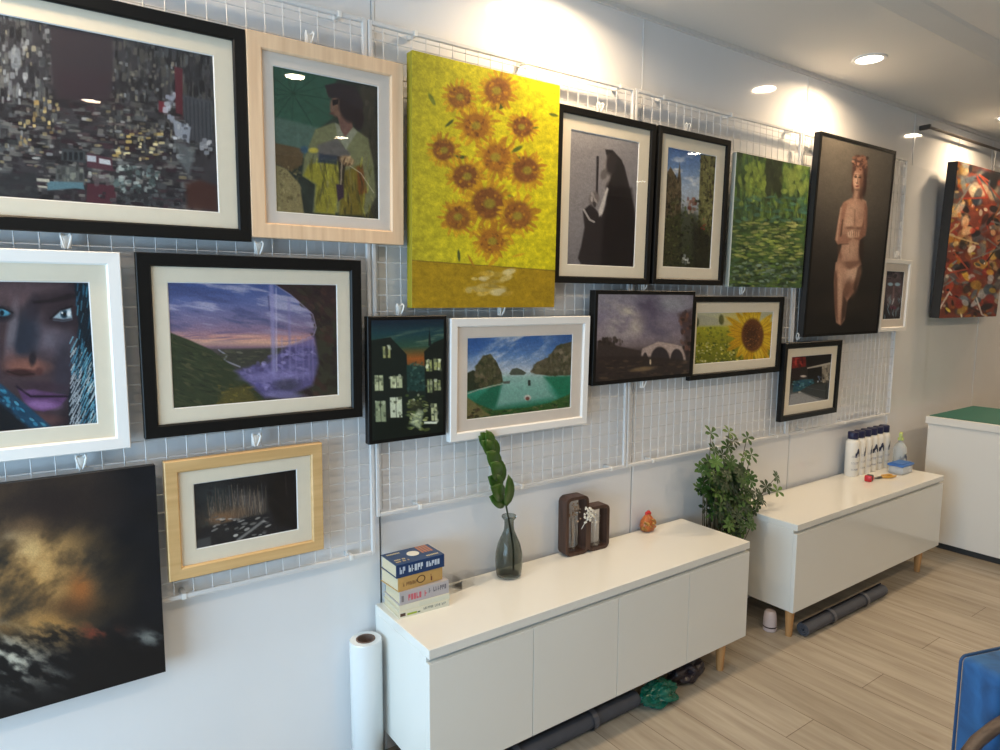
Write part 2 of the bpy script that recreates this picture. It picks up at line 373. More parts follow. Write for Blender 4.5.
# ================= the pictures' content =================
def art_city():
    A = Art([(-139, -13.3), (214, 56), (218.7, 210), (-119.5, 187)], 470, 240)
    A.fill((62, 58, 64)); A.mod(.3, 30, 30, 1)
    g = [(84, 88, 92), (60, 58, 64), (110, 112, 112), (44, 40, 46), (36, 34, 38), (128, 126, 120)]
    A.scat(900, (-140, -10, 62, 150), (1, 3), (2.5, 8), g, (-5, 5), p=5)
    A.scat(700, (108, 40, 215, 150), (1, 2.6), (2.5, 8), g[:2]+g[3:5]+[(92, 90, 84)], (-4, 4), p=5)
    A.scat(1100, (-120, 98, 200, 215), (2.5, 8), (1, 3.2), g+[(70, 46, 56), (50, 36, 44)], (2, 9), p=5)
    A.scat(160, (-100, 20, 56, 150), (.8, 2.4), (1, 3.5), [(170, 176, 180), (186, 176, 140), (140, 132, 104), (200, 204, 206)], a=(.3, .8), p=4)
    A.scat(90, (112, 60, 180, 160), (.8, 2), (1, 3), [(140, 132, 112), (160, 152, 128), (150, 158, 164)], a=(.3, .8), p=4)
    A.scat(220, (-100, 108, 185, 185), (1.5, 4), (.7, 1.6), [(180, 182, 178), (170, 152, 104), (150, 158, 162), (130, 104, 98)], (2, 8), a=(.3, .8), p=4)
    A.scat(26, (20, 95, 60, 145), (1, 2.6), (1, 3), [(214, 170, 84), (235, 205, 120)], a=(.5, .95), p=4)
    A.scat(34, (115, 130, 165, 158), (1, 3.2), (.8, 1.8), [(222, 186, 90), (240, 220, 150)], a=(.5, .95), p=4)
    sky = [(52, 20), (114, 34), (114, 60), (112, 96), (100, 106), (75, 98), (58, 98), (53, 70)]
    A.poly(sky, (62, 50, 58), 3); A.poly([(56, 70), (112, 74), (110, 100), (60, 97)], (66, 46, 56), 16, .7)
    A.ell(62, 12, 22, 14, (60, 46, 50), a=.8, soft=.8)
    A.ell(17, 58, 5, 11, (150, 158, 166), a=.8, p=4); A.ell(17, 60, 1.6, 3, (40, 44, 52), p=4)
    A.scat(26, (8, 40, 28, 100), (1, 3), (2, 5), [(170, 176, 182), (206, 210, 212)], a=(.4, .8), p=4)
    # lower blocks
    A.poly([(63, 147), (86, 150), (87, 162), (62, 159)], (66, 72, 78), 1.5)
    for k in range(4): A.ell(66+k*5.4, 155, 1.6, 4, (34, 38, 44), p=5)
    A.poly([(88, 152), (113, 157), (114, 170), (88, 166)], (96, 52, 66), 1.5); A.poly([(88, 154), (97, 155), (97, 161), (88, 160)], (196, 206, 220), 1)
    A.poly([(100, 157), (111, 159), (112, 164), (100, 162)], (214, 220, 230), 1)
    A.poly([(57, 164), (84, 166), (86, 182), (56, 180)], (92, 96, 96), 1.5); A.scat(14, (59, 166, 83, 180), (1, 2), (2, 4), [(150, 156, 140), (60, 62, 62)], p=4)
    A.poly([(48, 180), (84, 181), (85, 188), (76, 187), (48, 189)], (88, 138, 156), 1.5)
    A.poly([(88, 182), (115, 184), (118, 203), (87, 201)], (92, 40, 54), 1.5); A.scat(12, (89, 172, 114, 182), (1.4, 3), (1.4, 4), [(170, 176, 170), (110, 96, 100)], p=4)
    A.poly([(37, 177), (50, 178), (50, 181), (37, 180)], (206, 200, 178), 1); A.poly([(38, 184), (48, 185), (48, 187), (38, 186)], (206, 200, 178), 1)
    A.poly([(-60, 170), (36, 172), (40, 198), (-60, 190)], (52, 54, 58), 3, .8)
    A.scat(60, (116, 165, 160, 190), (1, 3.5), (1, 3), [(120, 150, 150), (84, 104, 104), (54, 62, 64), (170, 184, 180)], (-30, 30), p=4)
    A.poly([(176, 66), (184, 68), (184, 114), (177, 112)], (104, 34, 48), 1.5); A.poly([(160, 100), (168, 101), (168, 112), (160, 111)], (132, 34, 50), 1.5)
    A.scat(12, (166, 92, 176, 120), (1.5, 3), (2, 4), [(200, 206, 222), (150, 158, 180)], p=4)
    A.poly([(184, 94), (213, 100), (214, 150), (186, 134)], (74, 78, 88), 2, .9)
    for k in range(7): A.line([(187+k*4, 97+k), (188+k*4, 134+k*2)], .8, (46, 48, 56))
    A.poly([(174, 118), (192, 126), (190, 142), (176, 134)], (150, 160, 178), 1.5); A.scat(10, (176, 120, 192, 140), (1, 2.4), (1, 3), [(220, 226, 236), (60, 64, 76)], p=4)
    A.scat(9, (202, 138, 213, 152), (1.5, 3), (1.5, 3), [(230, 232, 240), (180, 186, 200)], p=4)
    A.poly([(176, 140), (186, 142), (196, 150), (190, 175), (180, 160)], (128, 142, 148), 4, .6)
    A.poly([(186, 182), (200, 178), (217, 184), (218, 209), (188, 206)], (84, 44, 36), 5, .9)
    A.scat(60, (100, 188, 186, 206), (1, 4), (1, 2.6), [(52, 56, 62), (86, 92, 96), (40, 40, 46)], (-20, 20), p=4)
    A.im = (A.im*.86+A.im.mean(-1, keepdims=True)*.14)*.92+4
    return A
def art_umb():
    A = Art([(273.8, 66.6), (377, 86), (380, 219), (277, 210.5)], 150, 190, 265, 60, 4.545)
    A.fill((44, 52, 46)); A.mod(.25, 60, 60, 3)
    A.poly([(30, 20), (330, 80), (300, 150), (310, 260), (240, 310), (30, 250)], (44, 88, 70), 14)
    for k in range(14):
        a = R(-70+k*27); A.line([(130, 150), (130+260*math.cos(a), 150+200*math.sin(a))], 4, (22, 58, 44), .7 if k % 2 else .45, 3)
    A.poly([(30, 250), (240, 300), (220, 360), (180, 440), (30, 370)], (84, 118, 106), 12, .8)
    A.poly([(40, 370), (180, 400), (170, 470), (120, 500), (45, 465)], (96, 78, 52), 8)
    A.poly([(50, 470), (100, 490), (160, 560), (180, 700), (50, 690)], (140, 128, 84), 8); A.scat(90, (50, 480, 165, 690), (3, 9), (3, 9), [(112, 100, 62), (158, 146, 100), (96, 84, 54)], a=(.3, .7))
    A.poly([(430, 110), (515, 125), (522, 720), (450, 715), (440, 400)], (58, 56, 46), 14)
    A.scat(80, (430, 120, 520, 700), (3, 8), (10, 30), [(70, 66, 54), (44, 46, 40)], (-8, 8), a=(.3, .6))
    A.poly([(230, 310), (310, 280), (400, 300), (470, 350), (500, 480), (510, 620), (470, 700), (220, 690), (230, 560), (170, 520), (180, 440)], (118, 122, 84), 10)
    A.poly([(200, 470), (330, 440), (340, 560), (320, 700), (230, 690), (235, 560), (175, 520)], (152, 146, 44), 14)
    A.poly([(360, 500), (440, 470), (460, 620), (450, 705), (340, 700)], (120, 104, 34), 14)
    A.poly([(420, 480), (445, 470), (470, 600), (430, 610)], (126, 66, 30), 10, .8)
    A.scat(110, (180, 450, 500, 700), (3, 6), (16, 50), [(176, 172, 56), (96, 92, 34), (140, 134, 90), (70, 66, 40)], (-20, 14), a=(.25, .6), inside=[(180, 460), (480, 420), (500, 700), (225, 690), (235, 560)])
    A.poly([(240, 380), (330, 350), (390, 420), (380, 470), (300, 440), (240, 440)], (96, 92, 96), 12, .85)
    A.poly([(250, 420), (330, 430), (330, 470), (240, 460)], (40, 54, 76), 10, .8)
    A.ell(180, 402, 18, 16, (44, 84, 120), a=.8, soft=.7); A.ell(222, 405, 22, 12, (214, 196, 60), a=.8, soft=.6)
    A.poly([(325, 560), (360, 560), (362, 620), (335, 640)], (60, 44, 60), 8)
    A.poly([(330, 430), (372, 440), (360, 560), (344, 560)], (44, 36, 32), 5, .8); A.line([(352, 440), (348, 560)], 7, (200, 180, 150), .6)
    A.line([(380, 470), (440, 510), (500, 600)], 5, (190, 180, 150), .7)
    A.ell(375, 452, 34, 22, (168, 132, 92), 20, .5, .9); A.scat(10, (350, 435, 400, 480), (3, 6), (8, 14), [(90, 66, 46), (200, 168, 122)], (10, 60))
    A.poly([(320, 280), (350, 300), (360, 340), (400, 300), (420, 320), (370, 400), (330, 340)], (140, 144, 122), 6)
    A.poly([(330, 250), (395, 240), (400, 300), (365, 345), (345, 310)], (120, 84, 74), 6)
    A.ell(338, 200, 42, 54, (122, 90, 74), 8, .3); A.poly([(302, 200), (296, 226), (312, 236), (318, 200)], (120, 92, 78), 4)
    A.ell(388, 200, 52, 78, (42, 32, 36), -6, .3); A.ell(428, 262, 22, 50, (40, 30, 34), 0, .4)
    A.poly([(272, 112), (330, 100), (410, 118), (446, 190), (442, 226), (380, 190), (330, 170), (290, 168), (280, 140)], (46, 38, 44), 6)
    A.poly([(306, 178), (334, 172), (332, 196), (308, 204)], (30, 24, 28), 4)
    A.ell(305, 238, 12, 5, (96, 60, 56), 0, .6); A.mod(.12, 14, 14, 9); return A
def art_yellow():
    A = Art([(407.3, 54), (555.5, 85.5), (551.8, 307), (410.7, 308)], 200, 280, 395, 40, 2.679)
    A.grad([(30, (186, 174, 30)), (160, (212, 198, 22)), (430, (222, 208, 10))], A.X); A.mod(.12, 12, 12, 2, 3)
    A.poly([(30, 592), (430, 618), (430, 730), (30, 730)], (176, 140, 16), 3); A.line([(36, 592), (428, 618)], 2.5, (110, 84, 30), .8)
    A.mod(.07, 30, 8, 4, 3)
    br = [(150, 92, 34), (132, 78, 34), (172, 108, 28)]; am = [(206, 146, 22), (220, 166, 24), (184, 124, 26)]
    gn = [(70, 90, 36), (50, 66, 40), (104, 118, 40)]
    g = A.rng
    # loose daubed blooms strewn over the field, in an arrangement of their own
    bl = ((160, 160, 38), (262, 140, 44), (205, 235, 44), (330, 235, 34), (120, 300, 36), (262, 320, 48), (180, 370, 42), (340, 350, 44), (240, 440, 54), (320, 470, 46), (160, 480, 40), (250, 540, 42))
    for k in range(46):
        x = g.gauss(236, 66); y = g.uniform(130, 600); A.ell(x, y, g.uniform(12, 22), g.uniform(3, 6), g.choice(gn+am), g.uniform(0, 180), .5, .85)
    for x, y, r in bl:
        for k in range(30):
            a = k*R(360/30)+g.uniform(-.15, .15); q = r*g.uniform(.8, 1.05)
            A.ell(x+q*math.cos(a), y+q*math.sin(a), r*.36, r*.10, g.choice(am), math.degrees(a)+g.uniform(-22, 22), .4, .85)
        A.ell(x, y, r*.80, r*.78, g.choice(br), 0, .3)
        for k in range(44):
            a = g.uniform(0, 6.28); q = r*.75*g.random()**.5; A.ell(x+q*math.cos(a), y+q*math.sin(a), 4, 3, g.choice(br+am[:1]+[(112, 62, 28)]), g.uniform(0, 180), .5, .7)
        A.ell(x+g.uniform(-4, 4), y+g.uniform(-4, 4), r*.28, r*.24, (160, 156, 40), 0, .6, .7)
    A.scat(30, (190, 620, 310, 680), (8, 22), (4, 9), [(206, 190, 130), (196, 168, 80), (186, 150, 40)], (-20, 20), a=(.5, .9))
    A.mod(.10, 9, 9, 12, 2); return A
def art_gun():
    A = Art([(572, 130.6), (639.4, 142.4), (634.4, 266), (568, 264)], 110, 190, 540, 90, 3.57)
    A.grad([(140, (176, 172, 174)), (230, (150, 146, 150)), (630, (122, 118, 124))]); A.ell(150, 400, 90, 200, (152, 148, 152), 0, 1, .5)
    body = [(138, 600), (150, 555), (162, 490), (156, 430), (186, 405), (214, 440), (222, 452), (240, 408), (238, 340), (262, 250), (278, 236), (304, 268), (322, 340), (340, 420), (350, 520), (340, 640), (150, 622)]
    A.poly(body, (50, 44, 47), 6); A.poly([(250, 330), (330, 350), (345, 500), (340, 630), (220, 630), (230, 470)], (32, 27, 30), 16)
    A.poly([(236, 212), (262, 214), (296, 250), (312, 320), (268, 350), (252, 320), (246, 260)], (46, 42, 44), 5)
    A.ell(243, 285, 17, 50, (150, 144, 144), 6, .5); A.ell(232, 300, 11, 20, (110, 104, 104), 20, .6); A.ell(258, 262, 18, 40, (58, 52, 54), 4, .5)
    A.poly([(242, 345), (248, 352), (226, 440), (214, 452), (212, 430)], (206, 202, 200), 5)
    A.line([(209, 240), (206, 372)], 9, (52, 48, 54)); A.line([(205, 244), (202, 372)], 2, (110, 106, 112), .8)
    A.ell(196, 388, 18, 26, (120, 112, 112), 10, .5); A.scat(8, (184, 368, 212, 412), (3, 5), (8, 12), [(168, 160, 158), (70, 64, 66)], (-30, 10))
    A.line([(160, 428), (180, 462), (196, 470)], 7, (190, 186, 186), .85); A.mod(.06, 12, 12, 4); return A
def art_castle():
    A = Art([(669.4, 148), (717, 156.7), (710, 267.6), (663, 266.5)], 90, 190, 540, 90, 3.57)
    A.grad([(200, (66, 108, 178)), (280, (112, 150, 204)), (360, (176, 196, 220)), (430, (150, 160, 170)), (640, (60, 66, 50))])
    n = A.noise(40, 22, 5); A.put((224, 230, 238), np.clip((n-.5)*5, 0, 1)*np.clip((430-A.Y)/120, 0, .9)*np.clip((A.Y-225)/40, 0, 1))
    A.poly([(436, 640), (455, 300), (470, 276), (482, 296), (494, 320), (503, 262), (508, 330), (504, 640)], (98, 84, 60), 4)
    A.poly([(578, 232), (640, 238), (612, 640), (560, 640), (570, 420)], (128, 128, 74), 4)
    A.scat(240, (572, 235, 640, 640), (2, 5), (3, 9), [(90, 90, 52), (150, 150, 92), (70, 70, 46), (48, 40, 32)], a=(.4, .8), p=4, inside=[(578, 232), (640, 238), (612, 640), (560, 640), (570, 420)])
    A.scat(180, (438, 300, 506, 640), (2, 5), (3, 10), [(70, 60, 44), (120, 104, 76), (52, 58, 40), (58, 50, 38)], a=(.4, .8), p=4, inside=[(436, 640), (455, 300), (506, 320), (504, 640)])
    A.poly([(440, 470), (510, 430), (560, 440), (620, 540), (606, 640), (436, 640)], (52, 58, 34), 20, .75)
    A.scat(240, (440, 390, 610, 640), (2, 6), (2, 7), [(66, 82, 40), (38, 44, 28), (92, 100, 54), (30, 30, 24)], (0, 90), a=(.4, .9))
    A.scat(20, (530, 385, 560, 440), (3, 6), (3, 8), [(150, 110, 96), (182, 170, 160), (120, 62, 50)], p=4)
    A.scat(8, (572, 450, 600, 500), (2, 4), (2, 4), [(176, 60, 50)]); A.scat(10, (500, 590, 540, 625), (2, 6), (2, 6), [(200, 206, 206), (130, 140, 140)], p=4)
    A.poly([(548, 470), (612, 520), (600, 640), (550, 640)], (34, 32, 28), 14, .6); A.mod(.1, 8, 8, 4); return A
def art_green():
    A = Art([(736.5, 153), (809, 167.5), (800, 288), (726.6, 286.6)], 125, 190, 715, 120, 3.26)
    A.fill((58, 84, 44)); A.mod(.35, 40, 60, 8)
    gs = [(74, 112, 48), (48, 76, 40), (104, 140, 52), (36, 58, 36), (128, 152, 62), (62, 96, 64)]
    A.scat(420, (60, 100, 310, 330), (3, 8), (8, 24), gs, (-10, 10), a=(.4, .8))
    A.scat(60, (160, 110, 215, 260), (5, 10), (14, 30), [(40, 50, 34), (54, 66, 40)], (-6, 6), a=(.4, .7))
    A.scat(60, (100, 150, 160, 260), (4, 8), (8, 18), [(146, 170, 62), (120, 146, 58)], (-20, 20), a=(.4, .7)); A.scat(60, (215, 150, 300, 240), (4, 10), (8, 18), [(138, 160, 70), (110, 136, 60)], (-20, 20), a=(.4, .7))
    A.scat(480, (30, 320, 310, 550), (6, 18), (2, 6), gs+[(150, 160, 84), (80, 96, 60)], (-10, 10), a=(.4, .8))
    A.scat(180, (60, 330, 280, 450), (5, 14), (2, 4), [(150, 166, 70), (122, 140, 64), (170, 172, 100)], (-8, 8), a=(.4, .8))
    A.scat(190, (40, 460, 290, 550), (3, 10), (2, 5), [(38, 56, 48), (120, 146, 130), (64, 90, 64), (90, 116, 100)], (-10, 10), a=(.5, .9))
    A.scat(60, (60, 250, 300, 330), (6, 18), (3, 6), [(54, 104, 96), (70, 122, 110)], (-15, 25), a=(.3, .6)); A.mod(.12, 9, 9, 4); return A
def art_figure():
    A = Art([(817.8, 133.8), (893, 153.7), (877.6, 334.7), (805.5, 334.7)], 130, 260, 715, 120, 3.26)
    A.grad([(40, (88, 82, 74)), (200, (80, 75, 68)), (400, (52, 47, 43)), (600, (30, 26, 24)), (700, (24, 21, 20))])
    A.ell(470, 220, 120, 170, (104, 96, 86), 0, 1.2, .5); A.ell(430, 610, 100, 34, (64, 54, 46), 0, 1.2, .4)
    sk = (176, 132, 110); sd = (104, 68, 54); dk = (52, 34, 28); hi = (222, 184, 158)
    # legs: standing leg, then the bent knee in front
    A.poly([(390, 470), (440, 470), (440, 540), (430, 610), (424, 660), (412, 678), (396, 668), (392, 620), (386, 540)], sk, 5)
    A.poly([(386, 500), (396, 496), (400, 600), (402, 668), (392, 640), (386, 560)], sd, 6, .8); A.poly([(420, 560), (436, 560), (426, 650), (412, 676), (414, 620)], dk, 7, .8); A.ell(406, 560, 7, 70, (206, 164, 138), 0, 1, .7)
    A.poly([(428, 480), (474, 470), (474, 510), (466, 546), (446, 580), (430, 600), (420, 580), (418, 530)], (168, 122, 100), 5)
    A.ell(446, 508, 24, 32, hi, 16, 1, .75); A.ell(430, 560, 11, 34, sd, 14, .8, .7); A.ell(452, 556, 13, 30, (120, 82, 66), 18, .8, .7); A.poly([(464, 490), (476, 480), (474, 520), (456, 570), (450, 560)], dk, 6, .6)
    # torso
    A.poly([(414, 270), (436, 258), (468, 256), (488, 270), (490, 310), (484, 360), (470, 400), (468, 440), (476, 480), (440, 496), (392, 484), (398, 450), (408, 420), (408, 370), (412, 320)], sk, 5)
    A.ell(440, 300, 26, 26, (204, 162, 138), 0, 1, .7); A.ell(432, 340, 15, 17, hi, 0, .9, .6); A.ell(466, 342, 14, 17, (198, 152, 126), 0, .9, .6); A.ell(434, 357, 14, 5, sd, 0, .9, .6); A.ell(467, 359, 13, 5, sd, 0, .9, .6); A.line([(450, 296), (450, 350)], 3, sd, .5, 5)
    A.ell(436, 430, 22, 30, (208, 166, 140), 0, 1, .7); A.ell(474, 430, 9, 50, dk, 0, .8, .7); A.ell(402, 440, 6, 30, sd, -8, .9, .5); A.line([(436, 398), (436, 440)], 2, sd, .35, 4)
    A.poly([(404, 470), (474, 466), (462, 482), (436, 494), (414, 484)], sd, 8, .55); A.ell(408, 490, 14, 26, (196, 150, 124), 0, 1, .6)
    # arms folded to the chest, hands together
    A.poly([(412, 270), (424, 276), (414, 330), (406, 380), (436, 376), (444, 392), (428, 408), (396, 412), (386, 396), (394, 340), (402, 290)], (158, 112, 92), 5); A.line([(404, 290), (396, 350), (392, 396)], 5, hi, .55, 5); A.line([(410, 330), (404, 384)], 4, dk, .6, 4); A.line([(400, 412), (430, 410)], 4, dk, .5, 4)
    A.poly([(482, 272), (492, 290), (492, 350), (488, 384), (466, 400), (448, 392), (470, 372), (480, 330)], (138, 94, 76), 5); A.line([(484, 300), (484, 360)], 3, (196, 150, 126), .5, 4)
    A.ell(440, 378, 14, 12, hi, -20, .6); A.ell(456, 380, 12, 10, (200, 154, 128), 24, .6)
    for k in range(5): A.line([(432+k*7, 368), (436+k*6, 386)], 1.8, sd, .6)
    # neck, head, curled hair
    A.poly([(446, 232), (474, 234), (476, 262), (440, 260)], (140, 98, 80), 5); A.ell(452, 250, 6, 18, hi, 6, .9, .5); A.ell(470, 246, 6, 18, dk, 0, .8, .6)
    A.ell(464, 168, 26, 52, (84, 50, 42), 4, .3); A.ell(480, 210, 8, 44, (60, 36, 32), 2, .5); A.ell(444, 205, 6, 34, (84, 50, 42), 6, .5)
    A.ell(458, 194, 17, 38, (188, 140, 116), 4, .3); A.ell(452, 200, 7, 30, hi, 4, 1, .6); A.ell(471, 204, 8, 32, sd, 2, .8, .8); A.ell(460, 166, 15, 8, (150, 104, 84), 0, .9, .7)
    A.scat(60, (440, 116, 488, 166), (3, 6), (3, 6), [(132, 86, 68), (62, 38, 34), (176, 124, 98), (96, 58, 48)], (0, 180), a=(.6, 1))
    for x, y in ((450, 187), (464, 188)): A.ell(x, y, 5, 3.4, dk, 0, .6, .9); A.ell(x, y-7, 6, 1.8, sd, 0, .6, .8)
    A.line([(458, 188), (457, 206)], 2.5, sd, .7); A.ell(456, 208, 4, 2, dk, 0, .6, .7); A.ell(456, 218, 6, 2.8, (136, 66, 58), 0, .5); A.ell(457, 230, 8, 4, sd, 0, .9, .6)
    A.mod(.06, 14, 14, 3); return A
def art_small_face():
    A = Art([(889, 271), (906, 272), (901.7, 318), (884, 320)], 42, 90, 860, 100, 3)
    A.fill((52, 52, 62)); A.ell(108, 570, 26, 66, (96, 82, 92), 2, .5); A.mod(.3, 12, 16, 2)
    A.ell(98, 552, 8, 5, (150, 190, 216), 0, .5); A.ell(119, 552, 8, 5, (150, 190, 216), 0, .5); A.line([(108, 560), (106, 600)], 5, (142, 112, 116), .8)
    A.ell(106, 622, 10, 5, (116, 60, 86), 0, .5); A.scat(40, (78, 590, 136, 660), (1, 2.5), (5, 12), [(120, 160, 180), (24, 30, 44), (190, 200, 210)], (-20, 20), a=(.4, .8))
    A.scat(18, (80, 515, 136, 540), (2, 5), (3, 7), [(30, 32, 44), (66, 60, 72)], (0, 90)); return A
def art_abstract():
    A = Art([(951.7, 162.3), (1006.2, 177.8), (994.2, 316), (934, 318)], 110, 230, 860, 100, 3)
    A.fill((128, 58, 44)); A.mod(.3, 40, 40, 3)
    cols = [(176, 54, 38), (206, 140, 40), (98, 40, 36), (70, 84, 96), (206, 176, 120), (34, 34, 42), (168, 92, 40), (120, 128, 128), (196, 70, 44)]
    A.scat(190, (215, 180, 450, 660), (10, 30), (5, 16), cols, (0, 180), a=(.5, .9)); A.scat(200, (215, 180, 450, 660), (3, 12), (2, 6), cols+[(230, 214, 190), (216, 190, 60)], (0, 180), a=(.6, 1))
    A.scat(24, (310, 190, 440, 300), (10, 26), (10, 22), [(40, 54, 76), (28, 30, 38), (214, 196, 160)], (0, 180), a=(.6, .9))
    A.scat(30, (270, 300, 420, 440), (8, 22), (5, 12), [(226, 206, 180), (214, 160, 110), (30, 30, 36), (200, 60, 44)], (0, 180), a=(.6, .95))
    A.scat(36, (280, 450, 420, 640), (8, 22), (6, 16), [(150, 34, 34), (34, 32, 38), (190, 190, 196), (80, 100, 116), (206, 160, 50)], (0, 180), a=(.6, .95))
    for k in range(16):
        x, y = A.rng.uniform(230, 420), A.rng.uniform(220, 620); A.line([(x, y), (x+A.rng.uniform(-50, 50), y+A.rng.uniform(-20, 60)), (x+A.rng.uniform(-60, 60), y+60)], 5, A.rng.choice(cols+[(224, 220, 214)]), .8)
    A.mod(.15, 10, 10, 4); return A
def art_face():
    A = Art([(-196.1, 278.8), (88.3, 281.7), (96.7, 423.3), (-177.1, 447.8)], 340, 190, 0, 230, 3)
    A.fill((36, 28, 36)); A.mod(.2, 90, 90, 3)
    A.poly([(-260, 150), (200, 150), (232, 330), (205, 520), (160, 600), (-160, 610), (-250, 400)], (70, 52, 58), 40)
    A.ell(70, 190, 120, 40, (104, 80, 84), 0, 1.2, .7); A.poly([(100, 190), (240, 170), (240, 240), (110, 240)], (52, 38, 46), 26, .9)
    A.ell(120, 325, 70, 60, (84, 72, 84), 20, 1.2, .7); A.ell(160, 330, 50, 34, (112, 108, 124), 14, 1.3, .6); A.ell(190, 420, 30, 110, (52, 50, 66), 6, 1, .8)
    A.ell(72, 320, 40, 80, (34, 44, 62), 8, .9, .85); A.ell(34, 300, 15, 80, (124, 116, 126), 8, 1, .75); A.ell(98, 230, 20, 34, (42, 36, 48), 8, 1, .8)
    A.ell(30, 390, 20, 32, (118, 84, 84), 0, 1, .8); A.ell(66, 400, 52, 24, (112, 70, 64), 0, .9, .85); A.ell(80, 412, 60, 20, (150, 92, 74), 0, 1, .8); A.ell(96, 386, 10, 20, (30, 24, 34), 4, .8, .9)
    A.ell(62, 428, 44, 11, (58, 28, 28), 2, .8, .95); A.ell(116, 424, 12, 12, (82, 46, 44), 0, .8, .9); A.line([(20, 424), (60, 436), (100, 432)], 4, (36, 18, 20), .8, 4)
    A.ell(190, 256, 52, 30, (40, 30, 40), -8, .9, .9); A.poly([(158, 262), (182, 240), (212, 232), (216, 262), (190, 266)], (150, 176, 190), 5); A.ell(192, 250, 11, 13, (26, 60, 80), 0, .4); A.ell(193, 251, 5, 6, (6, 8, 12), 0, .4); A.ell(206, 248, 6, 9, (226, 240, 246), 10, .6); A.ell(186, 246, 3, 3, (240, 246, 250), 0, .6)
    A.line([(150, 264), (178, 238), (216, 226)], 5, (20, 14, 20), .9, 4); A.line([(160, 268), (190, 272), (216, 266)], 4, (96, 116, 136), .6, 4)
    A.poly([(96, 210), (150, 204), (210, 186), (236, 190), (236, 200), (160, 216), (100, 220)], (30, 20, 26), 7, .85)
    A.ell(5, 250, 34, 22, (34, 30, 40), 4, .7); A.ell(6, 246, 22, 10, (70, 152, 184), 4, .5); A.ell(4, 247, 7, 8, (10, 24, 36), 0, .5); A.line([(-30, 240), (4, 230), (36, 246)], 5, (18, 14, 20), .9, 4)
    A.ell(-140, 250, 40, 20, (34, 30, 40), 4, .6)
    A.ell(128, 470, 70, 14, (60, 40, 54), 4, 1, .7)
    A.poly([(48, 468), (74, 484), (100, 478), (126, 484), (206, 498), (180, 528), (130, 546), (96, 540), (66, 512)], (92, 56, 104), 7); A.ell(126, 526, 46, 13, (156, 108, 172), 4, 1, .8); A.line([(48, 470), (90, 500), (140, 500), (206, 500)], 6, (26, 14, 28), .95, 4); A.ell(94, 486, 26, 6, (116, 78, 122), 6, 1, .6)
    A.ell(130, 568, 60, 14, (96, 58, 58), 4, 1, .7); A.ell(60, 560, 40, 20, (40, 26, 32), 0, 1, .7)
    sc = [(222, 150), (272, 150), (296, 590), (206, 590), (204, 500), (226, 400), (236, 290)]
    A.poly(sc, (14, 28, 42), 6); g = A.rng
    for k in range(40):      # open-work weave: steep broken slivers
        y = 330+k*6.8
        for x in (214, 230, 246, 262, 278):
            xx = x+g.uniform(-4, 4)+(8 if k % 2 else 0)
            if y+(x-214)*-.9 < 330: continue
            A.line([(xx-4, y+9), (xx+6, y-11)], 3.0, g.choice([(120, 196, 220), (70, 150, 184), (206, 228, 232)]) if x > 240 or y < 430 else (196, 206, 214), .9 if g.random() < .85 else .3, 2)
    for k in range(60):
        y = 160+k*4.6; x = g.uniform(228, 276); A.line([(x, y+14), (x+g.uniform(2, 8), y-14)], g.uniform(2, 5), g.choice([(36, 110, 144), (18, 50, 72), (64, 150, 180), (12, 22, 34)]), .75, 3)
    A.poly([(-80, 440), (0, 462), (70, 520), (150, 590), (120, 610), (-80, 560)], (22, 66, 96), 8); A.scat(60, (-60, 450, 140, 600), (4, 10), (3, 6), [(50, 160, 200), (16, 36, 56), (90, 190, 220)], (30, 50), a=(.4, .8), inside=[(-80, 450), (0, 470), (70, 528), (140, 590), (-60, 560)])
    A.poly([(-80, 560), (0, 520), (90, 600), (60, 640), (-80, 640)], (16, 20, 28), 14)
    A.mod(.12, 26, 26, 6, 3); return A
